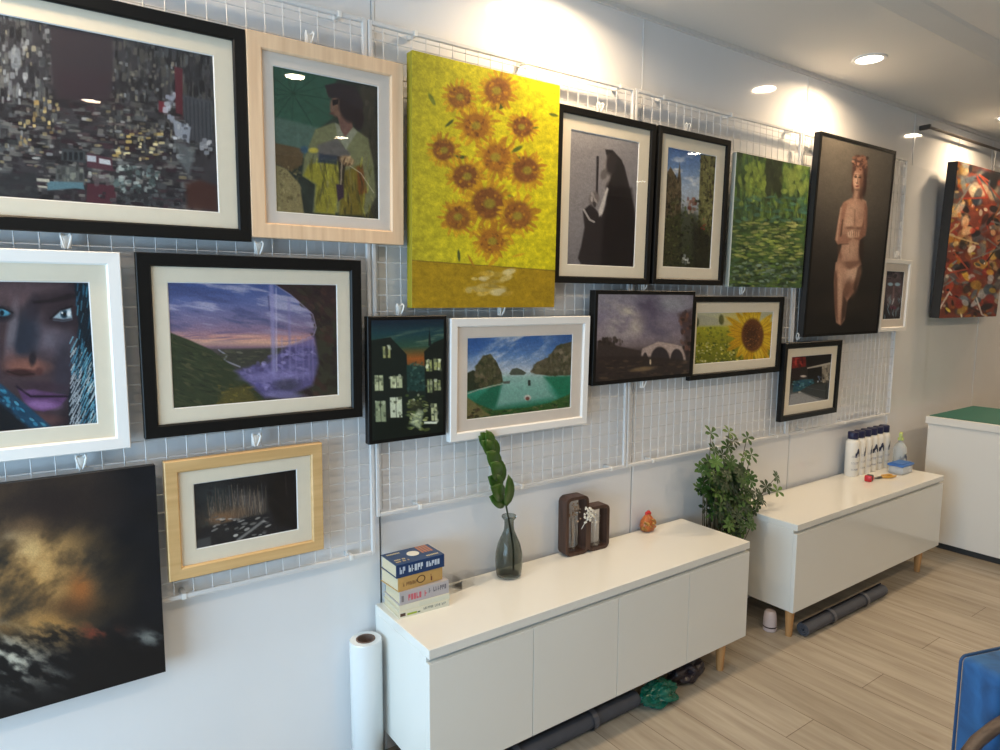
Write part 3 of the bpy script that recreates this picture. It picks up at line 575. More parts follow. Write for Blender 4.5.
def art_land():
    A = Art([(168.4, 283.4), (337, 284), (338.3, 394.5), (174.6, 409.3)], 270, 180, 120, 240, 3.573)
    A.grad([(150, (62, 84, 150)), (220, (92, 106, 168)), (290, (128, 118, 160)), (330, (150, 118, 146)), (350, (206, 146, 138)), (368, (222, 172, 146)), (385, (142, 108, 128)), (395, (84, 76, 80)), (430, (74, 72, 62)), (600, (44, 46, 38))])
    n = A.noise(150, 26, 7, 5, 10); sky = np.clip((345-A.Y)/30, 0, 1)
    A.put((176, 174, 206), np.clip((n-.52)*6, 0, 1)*sky*.8); A.put((66, 76, 128), np.clip((.44-n)*6, 0, 1)*sky*.6)
    n = A.noise(120, 9, 9, 3, -4); A.put((236, 186, 160), np.clip((n-.5)*5, 0, 1)*np.exp(-((A.Y-355)/17)**2)*np.clip((560-A.X)/120, 0, 1)); A.put((104, 92, 136), np.clip((.45-n)*6, 0, 1)*np.exp(-((A.Y-345)/22)**2)*.7)
    A.poly([(360, 395), (700, 380), (700, 470), (430, 480), (350, 440)], (66, 66, 58), 10)
    A.line([(355, 395), (385, 415), (372, 432), (430, 455)], 5, (170, 170, 196), .8, 4); A.scat(40, (330, 395, 540, 440), (6, 20), (2, 4), [(84, 90, 66), (56, 56, 50), (104, 104, 84)], (-4, 10), a=(.4, .8))
    A.poly([(170, 330), (250, 360), (330, 396), (400, 450), (460, 510), (520, 575), (380, 610), (170, 610)], (54, 64, 42), 6)
    A.scat(220, (175, 350, 480, 600), (8, 28), (2, 6), [(70, 82, 52), (42, 52, 36), (62, 70, 44), (84, 84, 56)], (10, 30), a=(.3, .7), inside=[(175, 340), (330, 400), (500, 575), (200, 605)])
    A.poly([(340, 600), (380, 540), (450, 520), (500, 580)], (98, 88, 38), 14, .8); A.scat(50, (350, 520, 490, 590), (3, 10), (2, 5), [(122, 108, 44), (70, 66, 34)], (-20, 20), a=(.4, .8))
    cave = [(545, 150), (790, 150), (790, 560), (640, 575), (690, 520), (716, 430), (696, 350), (704, 310), (692, 262), (650, 225), (610, 190)]
    A.poly(cave, (58, 40, 42), 6); A.poly([(700, 300), (790, 280), (790, 560), (660, 570), (710, 480)], (58, 60, 46), 20, .9)
    A.scat(110, (600, 155, 785, 555), (6, 26), (4, 14), [(74, 48, 44), (44, 34, 38), (64, 62, 46), (50, 42, 34)], (20, 60), a=(.3, .7), inside=cave)
    A.line([(556, 158), (612, 194), (652, 228), (692, 264), (704, 312), (694, 340), (610, 378), (560, 384)], 3, (176, 166, 206), .7, 4)
    A.poly([(410, 470), (530, 440), (600, 380), (698, 345), (712, 440), (690, 520), (600, 560), (520, 566), (470, 520)], (100, 92, 160), 16, .85)
    A.scat(160, (430, 380, 700, 560), (4, 18), (3, 8), [(132, 124, 192), (84, 78, 140), (154, 146, 206), (68, 62, 112)], (-10, 30), a=(.3, .6), inside=[(420, 470), (600, 385), (700, 350), (710, 440), (600, 556), (500, 556)])
    A.line([(543, 160), (548, 300), (552, 480)], 16, (152, 148, 204), .7, 9); A.line([(560, 170), (562, 470)], 5, (196, 190, 226), .6, 5); A.line([(606, 210), (610, 470)], 9, (134, 128, 188), .55, 7); A.line([(532, 200), (536, 250)], 5, (60, 62, 110), .6, 5)
    for x in (580, 630, 655, 676, 690): A.line([(x, 350), (x+3, 500)], 6, (150, 142, 200), .35, 6)
    A.ell(600, 516, 46, 26, (66, 66, 86), 0, .7, .7); A.ell(560, 488, 110, 16, (140, 132, 196), -4, .9, .7); A.ell(590, 556, 70, 14, (120, 116, 168), 4, .8, .8); return A
def art_night():
    A = Art([(374, 317.5), (446, 318), (441, 434.5), (372, 441.5)], 110, 175, 360, 300, 4.167)
    A.grad([(70, (16, 34, 54)), (130, (24, 66, 76)), (190, (44, 84, 66)), (215, (104, 86, 44)), (245, (176, 92, 34)), (275, (120, 80, 40)), (300, (34, 56, 48)), (600, (16, 22, 18))])
    n = A.noise(90, 16, 3, 3, -8); A.put((104, 128, 104), np.clip((n-.52)*6, 0, 1)*np.clip((230-A.Y)/40, 0, 1)*np.clip((A.Y-100)/40, 0, 1)*.6)
    A.poly([(50, 160), (135, 148), (200, 225), (200, 400), (210, 600), (50, 600)], (24, 36, 32), 4); A.poly([(272, 215), (312, 176), (355, 160), (355, 600), (262, 590), (272, 400)], (22, 32, 28), 4); A.poly([(290, 190), (297, 110), (303, 190)], (18, 30, 34), 3)
    A.poly([(198, 270), (272, 280), (268, 385), (198, 380)], (30, 66, 62), 6); A.scat(60, (200, 260, 270, 385), (3, 7), (3, 8), [(54, 96, 88), (24, 48, 44), (84, 120, 100)], (0, 90), a=(.4, .8))
    A.poly([(60, 500), (350, 490), (350, 600), (60, 600)], (16, 28, 22), 16)
    w = (196, 206, 160)
    for x0, y0, x1, y1, c in ((103, 188, 133, 238, (176, 178, 110)), (66, 312, 100, 378, w), (130, 318, 178, 368, w), (66, 422, 108, 510, (150, 166, 128)), (126, 408, 174, 494, (214, 226, 196)), (278, 252, 302, 300, (170, 180, 104)), (310, 248, 338, 296, (176, 184, 112)), (280, 335, 300, 392, (158, 172, 110)), (308, 340, 334, 384, (160, 172, 112)), (292, 440, 316, 512, (206, 214, 160))):
        A.poly([(x0, y0), (x1, y0), (x1, y1), (x0, y1)], c, 4)
        A.scat(10, (x0, y0, x1, y1), (3, 8), (4, 9), [(70, 80, 60), (110, 120, 90), (230, 236, 200)], p=3, a=(.4, .8)); A.line([((x0+x1)/2, y0), ((x0+x1)/2, y1)], 2.5, (34, 44, 34), .9)
    A.line([(118, 190), (118, 236)], 10, (40, 44, 30), .8)
    A.scat(80, (195, 400, 275, 550), (4, 14), (2, 7), [(190, 200, 130), (120, 132, 60), (40, 56, 32), (220, 226, 180), (90, 116, 56)], (-20, 30), a=(.5, .9)); A.poly([(212, 420), (262, 430), (250, 478), (206, 470)], (60, 64, 40), 8, .6)
    A.poly([(200, 520), (240, 460), (262, 470), (246, 548)], (206, 222, 176), 10, .6); A.poly([(262, 515), (318, 516), (312, 526), (262, 524)], (226, 236, 214), 3)
    A.im *= .92; return A
def art_lake():
    A = Art([(469, 337), (573, 335.5), (571, 408), (467.3, 419.3)], 170, 120, 360, 300, 4.167)
    A.grad([(148, (52, 104, 184)), (220, (84, 132, 200)), (290, (176, 194, 216)), (312, (188, 208, 214)), (330, (120, 184, 172)), (380, (40, 150, 122)), (450, (30, 118, 86)), (500, (40, 90, 50))])
    n = A.noise(90, 34, 4, 5, -25); A.put((214, 222, 234), np.clip((n-.46)*4, 0, 1)*np.clip((320-A.Y)/40, 0, 1)*np.clip(1.25-abs(A.X-650)/170, 0, 1))
    A.put((44, 96, 178), np.clip((560-A.X)/90, 0, .7)*np.clip((240-A.Y)/60, 0, 1)); A.put((58, 104, 176), np.clip((A.X-800)/60, 0, .6)*np.clip((200-A.Y)/30, 0, 1))
    A.poly([(600, 312), (760, 310), (820, 410), (560, 450)], (150, 196, 190), 30, .75)
    A.poly([(560, 350), (600, 340), (570, 450), (500, 470), (480, 420)], (22, 112, 82), 14, .9); A.poly([(770, 320), (885, 318), (880, 400), (840, 400)], (20, 128, 90), 12, .9)
    A.poly([(482, 360), (488, 270), (520, 228), (548, 222), (572, 250), (596, 300), (602, 342), (560, 352), (505, 368)], (72, 74, 48), 4); A.poly([(450, 300), (476, 288), (500, 300), (510, 366), (450, 380)], (48, 58, 38), 4)
    A.scat(130, (452, 226, 600, 372), (4, 10), (5, 14), [(98, 94, 62), (50, 58, 36), (84, 90, 52), (118, 106, 80)], (-20, 20), a=(.3, .7), inside=[(484, 364), (488, 275), (520, 232), (548, 226), (572, 254), (600, 340), (560, 350)])
    A.poly([(716, 300), (740, 262), (790, 240), (826, 192), (890, 176), (890, 316), (800, 318), (740, 310)], (88, 84, 62), 4)
    A.scat(130, (720, 180, 890, 316), (4, 12), (5, 12), [(116, 108, 86), (64, 70, 44), (98, 92, 66), (140, 128, 106)], (-40, 10), a=(.3, .7), inside=[(720, 300), (742, 266), (792, 244), (828, 196), (888, 182), (888, 314), (800, 316)])
    A.poly([(628, 306), (640, 286), (660, 282), (680, 290), (700, 304), (690, 312), (634, 312)], (84, 92, 80), 3)
    A.line([(450, 388), (500, 370), (580, 352), (600, 348)], 5, (176, 176, 160), .8); A.poly([(600, 338), (632, 336), (630, 348), (604, 348)], (96, 104, 96), 3); A.poly([(706, 334), (716, 334), (717, 358), (706, 358)], (44, 56, 50), 3)
    A.poly([(440, 400), (470, 420), (560, 460), (700, 450), (800, 430), (885, 392), (890, 470), (700, 490), (440, 510)], (54, 98, 44), 8); A.scat(200, (450, 400, 885, 495), (4, 12), (3, 7), [(44, 92, 44), (80, 120, 52), (30, 64, 34), (120, 116, 70)], (-20, 20), a=(.4, .8), inside=[(440, 405), (470, 425), (560, 464), (700, 454), (800, 434), (885, 396), (890, 500), (440, 510)])
    A.poly([(440, 395), (480, 425), (545, 480), (440, 500)], (134, 118, 72), 8, .8); A.scat(12, (448, 455, 500, 490), (5, 10), (4, 8), [(54, 56, 34), (84, 70, 46)]); A.ell(704, 408, 15, 12, (206, 206, 198), 0, .4); A.ell(704, 412, 8, 8, (120, 70, 60), 0, .5); A.mod(.1, 8, 8, 4); return A
def art_bridge():
    A = Art([(599.5, 293), (692.5, 293.5), (686.8, 374.5), (595, 383)], 140, 120, 570, 270, 3.448)
    A.grad([(80, (124, 122, 136)), (160, (120, 112, 132)), (230, (128, 116, 126)), (262, (112, 98, 102)), (285, (60, 48, 46)), (400, (30, 24, 26))])
    n = A.noise(90, 50, 6, 4, 20); A.put((176, 168, 158), np.clip((n-.5)*4, 0, 1)*np.clip((270-A.Y)/60, 0, 1)*np.clip(1.2-abs(A.X-200)/110, 0, 1)); A.put((74, 68, 92), np.clip((.5-n)*4, 0, 1)*np.clip((260-A.Y)/60, 0, 1)*np.clip((A.X-200)/60, 0, .8))
    A.ell(232, 185, 26, 40, (196, 184, 168), 20, 1, .7); A.ell(350, 115, 50, 24, (142, 148, 156), 0, 1, .6); A.ell(270, 150, 40, 46, (76, 68, 92), 10, 1, .6)
    A.poly([(95, 245), (130, 240), (160, 262), (240, 280), (240, 300), (95, 310)], (54, 44, 42), 6); A.scat(24, (100, 235, 180, 262), (3, 7), (5, 9), [(46, 38, 34), (64, 52, 46)])
    A.poly([(240, 300), (246, 272), (300, 248), (330, 252), (380, 264), (392, 300), (392, 322), (240, 322)], (168, 148, 140), 4)
    for cx, rx, ry, y in ((255, 9, 26, 312), (305, 33, 50, 316), (362, 22, 40, 314)): A.ell(cx, y, rx, ry, (50, 42, 46), 0, .15)
    A.poly([(95, 300), (240, 298), (392, 314), (400, 390), (95, 400)], (46, 36, 34), 8); A.poly([(370, 150), (420, 130), (415, 300), (392, 300), (388, 240)], (64, 46, 46), 16, .8); A.scat(34, (375, 140, 415, 300), (4, 9), (4, 10), [(84, 58, 50), (44, 34, 36), (108, 70, 56)])
    A.scat(120, (100, 315, 400, 390), (5, 16), (2, 5), [(70, 54, 44), (34, 28, 28), (96, 76, 54), (58, 44, 40)], (-12, 4), a=(.4, .8)); A.ell(245, 345, 40, 8, (128, 104, 72), -6, .8, .8); A.ell(272, 320, 3, 10, (190, 170, 140), 0, .5); A.mod(.1, 10, 10, 4); return A
def art_sunflower():
    A = Art([(700, 313), (776.5, 312), (771, 358.5), (696.7, 364.3)], 130, 95, 570, 270, 3.448)
    A.grad([(145, (198, 200, 176)), (185, (206, 206, 140)), (200, (176, 178, 40)), (250, (150, 152, 30)), (330, (110, 118, 28))])
    A.poly([(440, 150), (520, 168), (600, 160), (600, 190), (440, 196)], (176, 178, 160), 8, .8); A.ell(532, 172, 9, 18, (70, 78, 44), 0, .4); A.ell(448, 180, 6, 16, (80, 88, 52), 0, .5)
    A.scat(240, (435, 200, 640, 325), (2, 6), (2, 5), [(196, 186, 36), (120, 130, 30), (90, 104, 30), (170, 170, 40)], (0, 90), a=(.4, .8)); A.scat(110, (440, 250, 600, 320), (2, 4), (2, 4), [(222, 210, 80), (70, 86, 26), (226, 222, 150)], a=(.5, .9))
    A.ell(600, 175, 60, 34, (238, 214, 90), 10, 1, .7)
    cx, cy = 638, 226; g = A.rng
    for rr, cs in ((108, [(206, 158, 18), (222, 176, 20)]), (86, [(236, 196, 30), (222, 170, 18), (244, 206, 40)])):
        for k in range(22):
            a = R(k*360/22+g.uniform(-6, 6)); L = rr*g.uniform(.85, 1.05); c = g.choice(cs)
            A.ell(cx+L*.62*math.cos(a)*.86, cy+L*.62*math.sin(a), L*.42, 9, c, math.degrees(a), .3); A.line([(cx+20*math.cos(a), cy+20*math.sin(a)), (cx+L*.86*math.cos(a), cy+L*math.sin(a))], 2, (168, 112, 16), .6)
    A.ell(cx, cy, 38, 58, (112, 66, 32), 4, .2); A.ell(cx-4, cy+2, 22, 34, (84, 50, 28), 4, .6); A.scat(110, (cx-30, cy-46, cx+30, cy+46), (1.5, 3), (1.5, 3), [(150, 92, 44), (74, 44, 26), (176, 112, 50)], a=(.4, .8)); return A
def art_store():
    A = Art([(793.3, 357), (833, 354), (829, 399.6), (789.5, 406.3)], 85, 95, 780, 335, 8.33)
    A.grad([(150, (36, 28, 30)), (250, (40, 36, 36)), (400, (50, 48, 50)), (480, (96, 98, 102)), (600, (140, 142, 146))])
    A.poly([(112, 185), (228, 180), (230, 262), (110, 280)], (140, 32, 30), 6); A.scat(14, (130, 195, 225, 265), (5, 12), (10, 22), [(206, 60, 50), (96, 20, 24)], p=4)
    A.poly([(230, 180), (440, 158), (438, 225), (240, 272)], (28, 24, 26), 5); A.poly([(240, 272), (436, 228), (434, 246), (360, 262), (240, 282)], (196, 190, 176), 4)
    A.poly([(245, 285), (362, 268), (362, 370), (245, 390)], (26, 24, 24), 5); A.poly([(362, 262), (434, 246), (426, 400), (362, 396)], (150, 142, 126), 5); A.scat(22, (365, 260, 430, 395), (4, 9), (6, 18), [(196, 188, 170), (80, 74, 68), (60, 60, 60)], p=4); A.scat(8, (325, 345, 358, 392), (4, 8), (5, 10), [(200, 210, 220), (90, 110, 140)], p=3)
    A.poly([(108, 285), (180, 280), (180, 390), (108, 410)], (44, 30, 32), 6)
    A.poly([(122, 410), (150, 384), (205, 372), (290, 368), (300, 400), (230, 440), (180, 470), (118, 480)], (44, 92, 112), 8); A.scat(40, (120, 380, 295, 470), (5, 14), (4, 10), [(70, 140, 160), (24, 50, 66), (110, 160, 170), (30, 70, 130)], (-20, 10), a=(.5, .9)); A.ell(208, 345, 26, 9, (206, 196, 190), 0, .5); A.ell(176, 480, 12, 5, (232, 226, 210), 0, .5)
    A.poly([(230, 432), (420, 400), (408, 552), (180, 470)], (66, 66, 72), 6, .9); A.line([(236, 440), (400, 470)], 3, (120, 120, 126), .6); A.line([(395, 400), (392, 545)], 6, (34, 30, 34)); A.poly([(100, 500), (190, 480), (340, 548), (180, 575), (85, 600)], (156, 158, 162), 6); return A
def art_storm():
    A = Art([(-314.2, 522.6), (155, 463.8), (165.4, 672.8), (-276.2, 799.1)], 520, 260, 0, 450, 2.679)
    A.grad([(80, (44, 36, 34)), (300, (20, 24, 30)), (700, (16, 18, 24))], A.Y); A.put((14, 18, 26), np.clip((A.X-250)/120, 0, .9)); A.mod(.25, 90, 60, 3)
    n = A.noise(120, 70, 5, 5, -35); m = np.exp(-((A.X-50)/190.)**2-((A.Y-330)/170.)**2)
    A.put((192, 138, 70), np.clip(m*1.5*np.clip((n-.25)*2.2, 0, 1), 0, .95)); A.put((94, 108, 120), np.clip((n-.42)*3, 0, 1)*np.exp(-((A.X+20)/80.)**2-((A.Y-250)/60.)**2)); A.put((226, 182, 112), np.clip((n-.5)*5, 0, 1)*np.exp(-((A.X-70)/90.)**2-((A.Y-300)/110.)**2)*.9)
    A.put((44, 34, 32), np.exp(-((A.X-130)/190.)**2-((A.Y-150)/55.)**2)*.95); A.put((96, 70, 50), np.exp(-((A.X-60)/90.)**2-((A.Y-200)/26.)**2)*.6*np.clip(n*1.5, 0, 1))
    # broken water and spray, lit from the left
    A.put((14, 14, 18), np.clip((A.Y-470-.0*A.X)/60, 0, 1)*.8)
    w = A.noise(46, 22, 9, 5, 18); A.put((196, 190, 170), np.clip((w-.42)*4, 0, 1)*np.exp(-((A.X-20)/110.)**2-((A.Y-560)/75.)**2)); A.put((198, 140, 66), np.clip((w-.42)*4, 0, 1)*np.exp(-((A.X-130)/80.)**2-((A.Y-480)/44.)**2)); A.put((150, 60, 40), np.clip((w-.5)*4, 0, 1)*np.exp(-((A.X-260)/60.)**2-((A.Y-490)/24.)**2)*.8)
    A.put((120, 124, 120), np.clip((w-.45)*4, 0, 1)*np.exp(-((A.X-400)/44.)**2-((A.Y-505)/22.)**2)); A.put((140, 140, 132), np.clip((w-.45)*4, 0, 1)*np.exp(-((A.X-150)/30.)**2-((A.Y-615)/14.)**2))
    A.put((70, 44, 28), np.exp(-((A.X-190)/70.)**2-((A.Y-420)/34.)**2)*.7); A.put((176, 96, 40), np.clip((n-.4)*4, 0, 1)*np.exp(-((A.X-215)/34.)**2-((A.Y-370)/44.)**2)*.8)
    A.im = A.im*.95; return A
def art_reeds():
    A = Art([(195, 484.5), (297.5, 469.8), (297, 530), (197, 549.6)], 165, 110, 150, 430, 3.945)
    A.fill((24, 26, 30)); A.mod(.3, 60, 60, 2); A.ell(260, 260, 80, 60, (56, 66, 70), 0, 1.2, .7); A.ell(300, 350, 120, 46, (92, 82, 72), -8, 1.1, .7); g = A.rng
    A.ell(400, 285, 74, 40, (104, 94, 90), 10, 1.1, .6)
    for k in range(110):
        x = g.uniform(225, 460); y = g.uniform(320, 375)-(x-225)*.06; h = g.uniform(40, 110)
        A.line([(x, y), (x+g.uniform(-14, 14), y-h)], 1.8, g.choice([(150, 128, 104), (116, 92, 72), (176, 160, 140), (90, 76, 62)]), g.uniform(.3, .7), 2)
    for x in (320, 352, 378, 448): A.line([(x, 300), (x-3, g.uniform(196, 230))], 2, (150, 146, 150), .5, 2)
    A.ell(290, 350, 50, 22, (150, 104, 66), -6, 1, .7); A.ell(350, 330, 40, 22, (120, 92, 70), 0, 1, .6)
    A.poly([(180, 400), (380, 350), (480, 330), (590, 390), (590, 420), (180, 480)], (30, 32, 38), 10); A.poly([(250, 392), (350, 380), (440, 352), (440, 420), (350, 440), (250, 430)], (34, 36, 40), 8)
    A.scat(44, (250, 345, 470, 425), (6, 16), (2, 6), [(170, 168, 164), (96, 96, 98), (40, 42, 46), (206, 204, 198)], (-30, -4), a=(.4, .85)); A.line([(345, 440), (400, 400), (450, 362)], 10, (160, 160, 158), .75, 6); A.poly([(180, 440), (240, 425), (245, 470), (180, 480)], (92, 94, 96), 10, .6)
    A.poly([(470, 170), (590, 150), (590, 400), (500, 380), (470, 300)], (16, 16, 20), 14, .85); A.line([(540, 180), (542, 260)], 4, (60, 54, 54), .6, 3); A.scat(26, (180, 220, 250, 390), (4, 12), (4, 10), [(50, 56, 60), (34, 38, 42)], a=(.3, .6)); return A

# ---------------------------------------------------------------- framed pictures and canvases
TILT = R(1.25)
def picture_root(name, x0, z0, label, cat, yb, tilt, group=None):
    t = thing(name, label, cat, (x0, yb, z0), group=group, rx=tilt)   # the top leans out from the wall
    return t
def frame_bm(w, h, fw, dep, lip=.004):
    """four mitred rails: outer wall, front face and inner rebate"""
    b = NB()
    prof = [(0, 0), (0, dep-.002), (.002, dep), (fw-.004, dep-.001), (fw, dep-.005), (fw, dep-.014), (fw, 0)]
    rings = []
    for d, y in prof:
        rings.append([b.verts.new((cx, -y, cz)) for cx, cz in ((d, d), (w-d, d), (w-d, h-d), (d, h-d))])
    for i in range(len(rings)):
        a, c = rings[i], rings[(i+1) % len(rings)]
        for k in range(4): b.faces.new((a[k], a[(k+1) % 4], c[(k+1) % 4], c[k]))
    return b
def framed(x0, x1, z0, z1, pr, fw, art, label, fm, mm, yb=-.051, dep=.026, tilt=TILT, gain=1.05, glass=True):
    w, h = x1-x0, z1-z0
    t = picture_root('framed_picture', x0, z0, label, 'framed picture', yb, tilt, None)
    obj('frame', frame_bm(w, h, fw, dep), fm, t)
    px0, px1, pz0, pz1 = pr[0]-x0, pr[1]-x0, pr[2]-z0, pr[3]-z0
    b = NB(); ym = -(dep-.011)
    def ring(a, c, ya, yc):
        A_ = [b.verts.new((x, ya, z)) for x, z in ((a[0], a[2]), (a[1], a[2]), (a[1], a[3]), (a[0], a[3]))]
        C_ = [b.verts.new((x, yc, z)) for x, z in ((c[0], c[2]), (c[1], c[2]), (c[1], c[3]), (c[0], c[3]))]
        for k in range(4): b.faces.new((A_[k], A_[(k+1) % 4], C_[(k+1) % 4], C_[k]))
    g = .0025; o = (fw-.004, w-fw+.004, fw-.004, h-fw+.004); i_ = (px0-g, px1+g, pz0-g, pz1+g)
    ring(o, i_, ym, ym); ring(i_, (px0, px1, pz0, pz1), ym, ym+.0025); ring(o, o, ym, ym+.004)
    m = obj('mount', b, mm, t); m.data.materials.append(M_bev)
    for p in m.data.polygons[4:8]: p.material_index = 1
    A = art(); me = A.mesh(px1-px0, pz1-pz0, gain); me.materials.append(M_print)
    o = bpy.data.objects.new('print', me); S.collection.objects.link(o); o.parent = t; o.location = (px0, ym+.003, pz0)
    b = NB(); bx(b, fw-.004, w-fw+.004, -.0005, .004, fw-.004, h-fw+.004); obj('backing_board', b, M_gap, t, loc=(0, -.0045, 0))
    if glass:
        b = NB(); vs = [b.verts.new(p) for p in ((fw-.003, 0, fw-.003), (w-fw+.003, 0, fw-.003), (w-fw+.003, 0, h-fw+.003), (fw-.003, 0, h-fw+.003))]; b.faces.new(vs)
        obj('glass', b, M_glass, t, loc=(0, ym-.003, 0))
    return t
def canvas(x0, x1, z0, z1, art, label, edge, yb=-.0505, dep=.03, tilt=TILT, border=0, gain=1.05, name='stretched_canvas', cat='canvas picture', raised=0):
    w, h = x1-x0, z1-z0
    t = picture_root(name, x0, z0, label, cat, yb, tilt)
    b = NB(); bx(b, 0, w, -dep, 0, 0, h, .0015, 1); obj('canvas_wrap' if not border else 'backing_box', b, edge, t)
    A = art(); me = A.mesh(w-2*border, h-2*border, gain); me.materials.append(M_canvas)
    o = bpy.data.objects.new('print', me); S.collection.objects.link(o); o.parent = t; o.location = (border, -dep-.0008, border)
    if raised:
        b = NB(); y = -dep-raised
        bx(b, 0, border, y, -dep-.0002, 0, h); bx(b, w-border, w, y, -dep-.0002, 0, h); bx(b, border, w-border, y, -dep-.0002, 0, border); bx(b, border, w-border, y, -dep-.0002, h-border, h)
        obj('frame', b, M_black, t)
    return t
framed(-.32, .538, 1.697, 2.251, (-.22, .456, 1.772, 2.170), .033, art_city, 'large black framed photo of a dense city at night, top left', M_black, M_mat)
framed(.539, 1.006, 1.710, 2.254, (.613, .925, 1.786, 2.176), .042, art_umb, 'pale wood framed photo of a person in a yellow coat under a green umbrella', M_pine, M_matw)
canvas(1.028, 1.619, 1.512, 2.296, art_yellow, 'tall yellow unframed canvas of orange and brown flowers', mat('ochre_canvas_edge', (150, 140, 30), .6), dep=.034, gain=.95)
framed(1.626, 2.140, 1.602, 2.240, (1.698, 2.053, 1.673, 2.160), .026, art_gun, 'black framed grey photo of a dark silhouetted person raising a pistol', M_black, M_mat)
framed(2.157, 2.626, 1.605, 2.242, (2.229, 2.540, 1.680, 2.165), .026, art_castle, 'black framed photo of an old town street with blue sky and a spire', M_black, M_mat)
canvas(2.671, 3.268, 1.601, 2.200, art_green, 'square unframed green canvas of foliage and a leafy pond', mat('green_canvas_edge', (190, 192, 180), .6), dep=.024)
canvas(3.292, 4.072, 1.350, 2.372, art_figure, 'tall dark canvas of a pale standing nude figure in a thin black frame', M_edge, dep=.032, border=.016, raised=.003, tilt=R(2.0))
framed(4.111, 4.455, 1.354, 1.781, (4.169, 4.386, 1.428, 1.710), .026, art_small_face, 'small white framed picture of a face at the far right of the grids', M_wfr, M_matw, dep=.022)
canvas(4.862, 5.806, 1.427, 2.412, art_abstract, 'large thick canvas of red, yellow and dark abstract brushwork, far right', M_edge, yb=-.030, dep=.058, tilt=R(2.3))
framed(-.42, .215, 1.158, 1.654, (-.35, .144, 1.229, 1.578), .032, art_face, 'white framed close up photo of a face beside a blue patterned scarf', M_wfr, M_mat)
framed(.2485, .856, 1.175, 1.657, (.322, .780, 1.250, 1.581), .034, art_land, 'wide black framed photo of a waterfall cave and valley at purple sunset', M_black, M_mat)
canvas(.874, 1.157, 1.083, 1.487, art_night, 'narrow black edged canvas of dark houses with lit windows at dusk', M_black, dep=.026, border=.012)
framed(1.173, 1.803, 1.054, 1.477, (1.248, 1.722, 1.125, 1.407), .030, art_lake, 'white framed photo of a green bay between rocky islands', M_wfr, M_matw)
canvas(1.821, 2.418, 1.202, 1.577, art_bridge, 'black edged canvas of an arched stone bridge under a cloudy purple sky', M_black, dep=.032, border=.016)
framed(2.420, 3.120, 1.180, 1.556, (2.468, 3.046, 1.252, 1.481), .027, art_sunflower, 'black framed photo of a sunflower over a yellow green field', M_black, M_mat, dep=.02, yb=-.051)
framed(3.139, 3.687, .918, 1.323, (3.223, 3.607, .996, 1.248), .030, art_store, 'small black framed photo of a red shop sign and a blue car', M_black, M_mat)
canvas(-.55, .267, .527, 1.107, art_storm, 'large unframed dark canvas of golden storm clouds and foam, bottom left', M_edge, dep=.02)
framed(.288, .720, .777, 1.110, (.361, .643, .853, 1.036), .034, art_reeds, 'light wood framed photo of reeds by dark water at night, lowest on the left', M_oak, M_mat)

# hooks from which the pictures hang: a plate over the wire with two prongs
def hook(x, z, label):
    t = thing('picture_hook', label, 'hook', (x, -.047, z), group='white hooks on the wire grids')
    b = NB(); bx(b, -.011, .011, -.004, 0, -.012, .022, .001, 1)
    obj('plate', b, M_plastic, t)
    b = NB()
    for s in (-1, 1):
        tube(b, [(s*.006, -.003, .018), (s*.010, -.010, .024), (s*.011, -.016, .018), (s*.008, -.014, .004), (s*.003, -.006, -.012)], .0028, 6)
    obj('prong', b, M_plastic, t, True)
for x, z, w in ((.105, 1.672, 'black framed night city photo and the white framed face'), (.725, 2.272, 'pale wood frame, over its top edge'), (.562, 1.676, 'pale wood frame and the black framed waterfall photo'),
                (.105, 1.125, 'white framed face photo and the dark storm canvas'), (.535, 1.130, 'black framed waterfall photo and the light wood framed reeds photo'),
                (1.00, 1.500, 'yellow canvas, beside its lower left corner'), (1.40, 1.495, 'yellow canvas and the white framed bay photo'), (1.86, 2.262, 'black framed pistol photo, over its top edge'), (2.37, 2.262, 'black framed old town photo, over its top edge'),
                (2.13, 1.590, 'black framed pistol photo and the bridge canvas'), (2.80, 1.578, 'green foliage canvas and the sunflower photo'), (3.30, 1.345, 'standing figure canvas and the shop photo'), (4.30, 1.805, 'small white framed face, over its top edge'), (2.14, 1.18, 'bridge canvas, below its bottom edge')):
    hook(x, z, 'white plastic hook at the '+w)

# picture rail at the upper right with its end bracket, and the hanging wire of the abstract canvas
t = thing('picture_rail', 'dark metal picture rail high on the wall above the abstract canvas', 'rail', (4.60, -.05, 2.593))
b = NB(); tube(b, [(0, 0, 0), (2.4, 0, 0)], .009, 10); obj('rail', b, mat('dark_bronze', (.10, .085, .075), .35, .6), t, True)
b = NB(); bx(b, -.008, .014, -.014, .0485, -.014, .014, .003, 1); obj('end_bracket', b, mat('dark_bracket', (.05, .045, .04), .5), t)
b = NB(); bx(b, 1.3, 1.33, -.012, .0485, -.016, .016, .002, 1); obj('bracket', b, mat('dark_bracket', (.05, .045, .04), .5), t)
for hx, w in ((5.02, 'left'), (5.62, 'right')):
    b = NB(); tube(b, [(hx, -.066, 2.582), (hx, -.056, 2.415)], .0012, 5)
    tag(obj('hanging_wire', b, mat('thin_steel_wire', (.4, .4, .4), .3, .8)), '%s thin wire dropping from the wall rail to the abstract canvas' % w, 'wire')

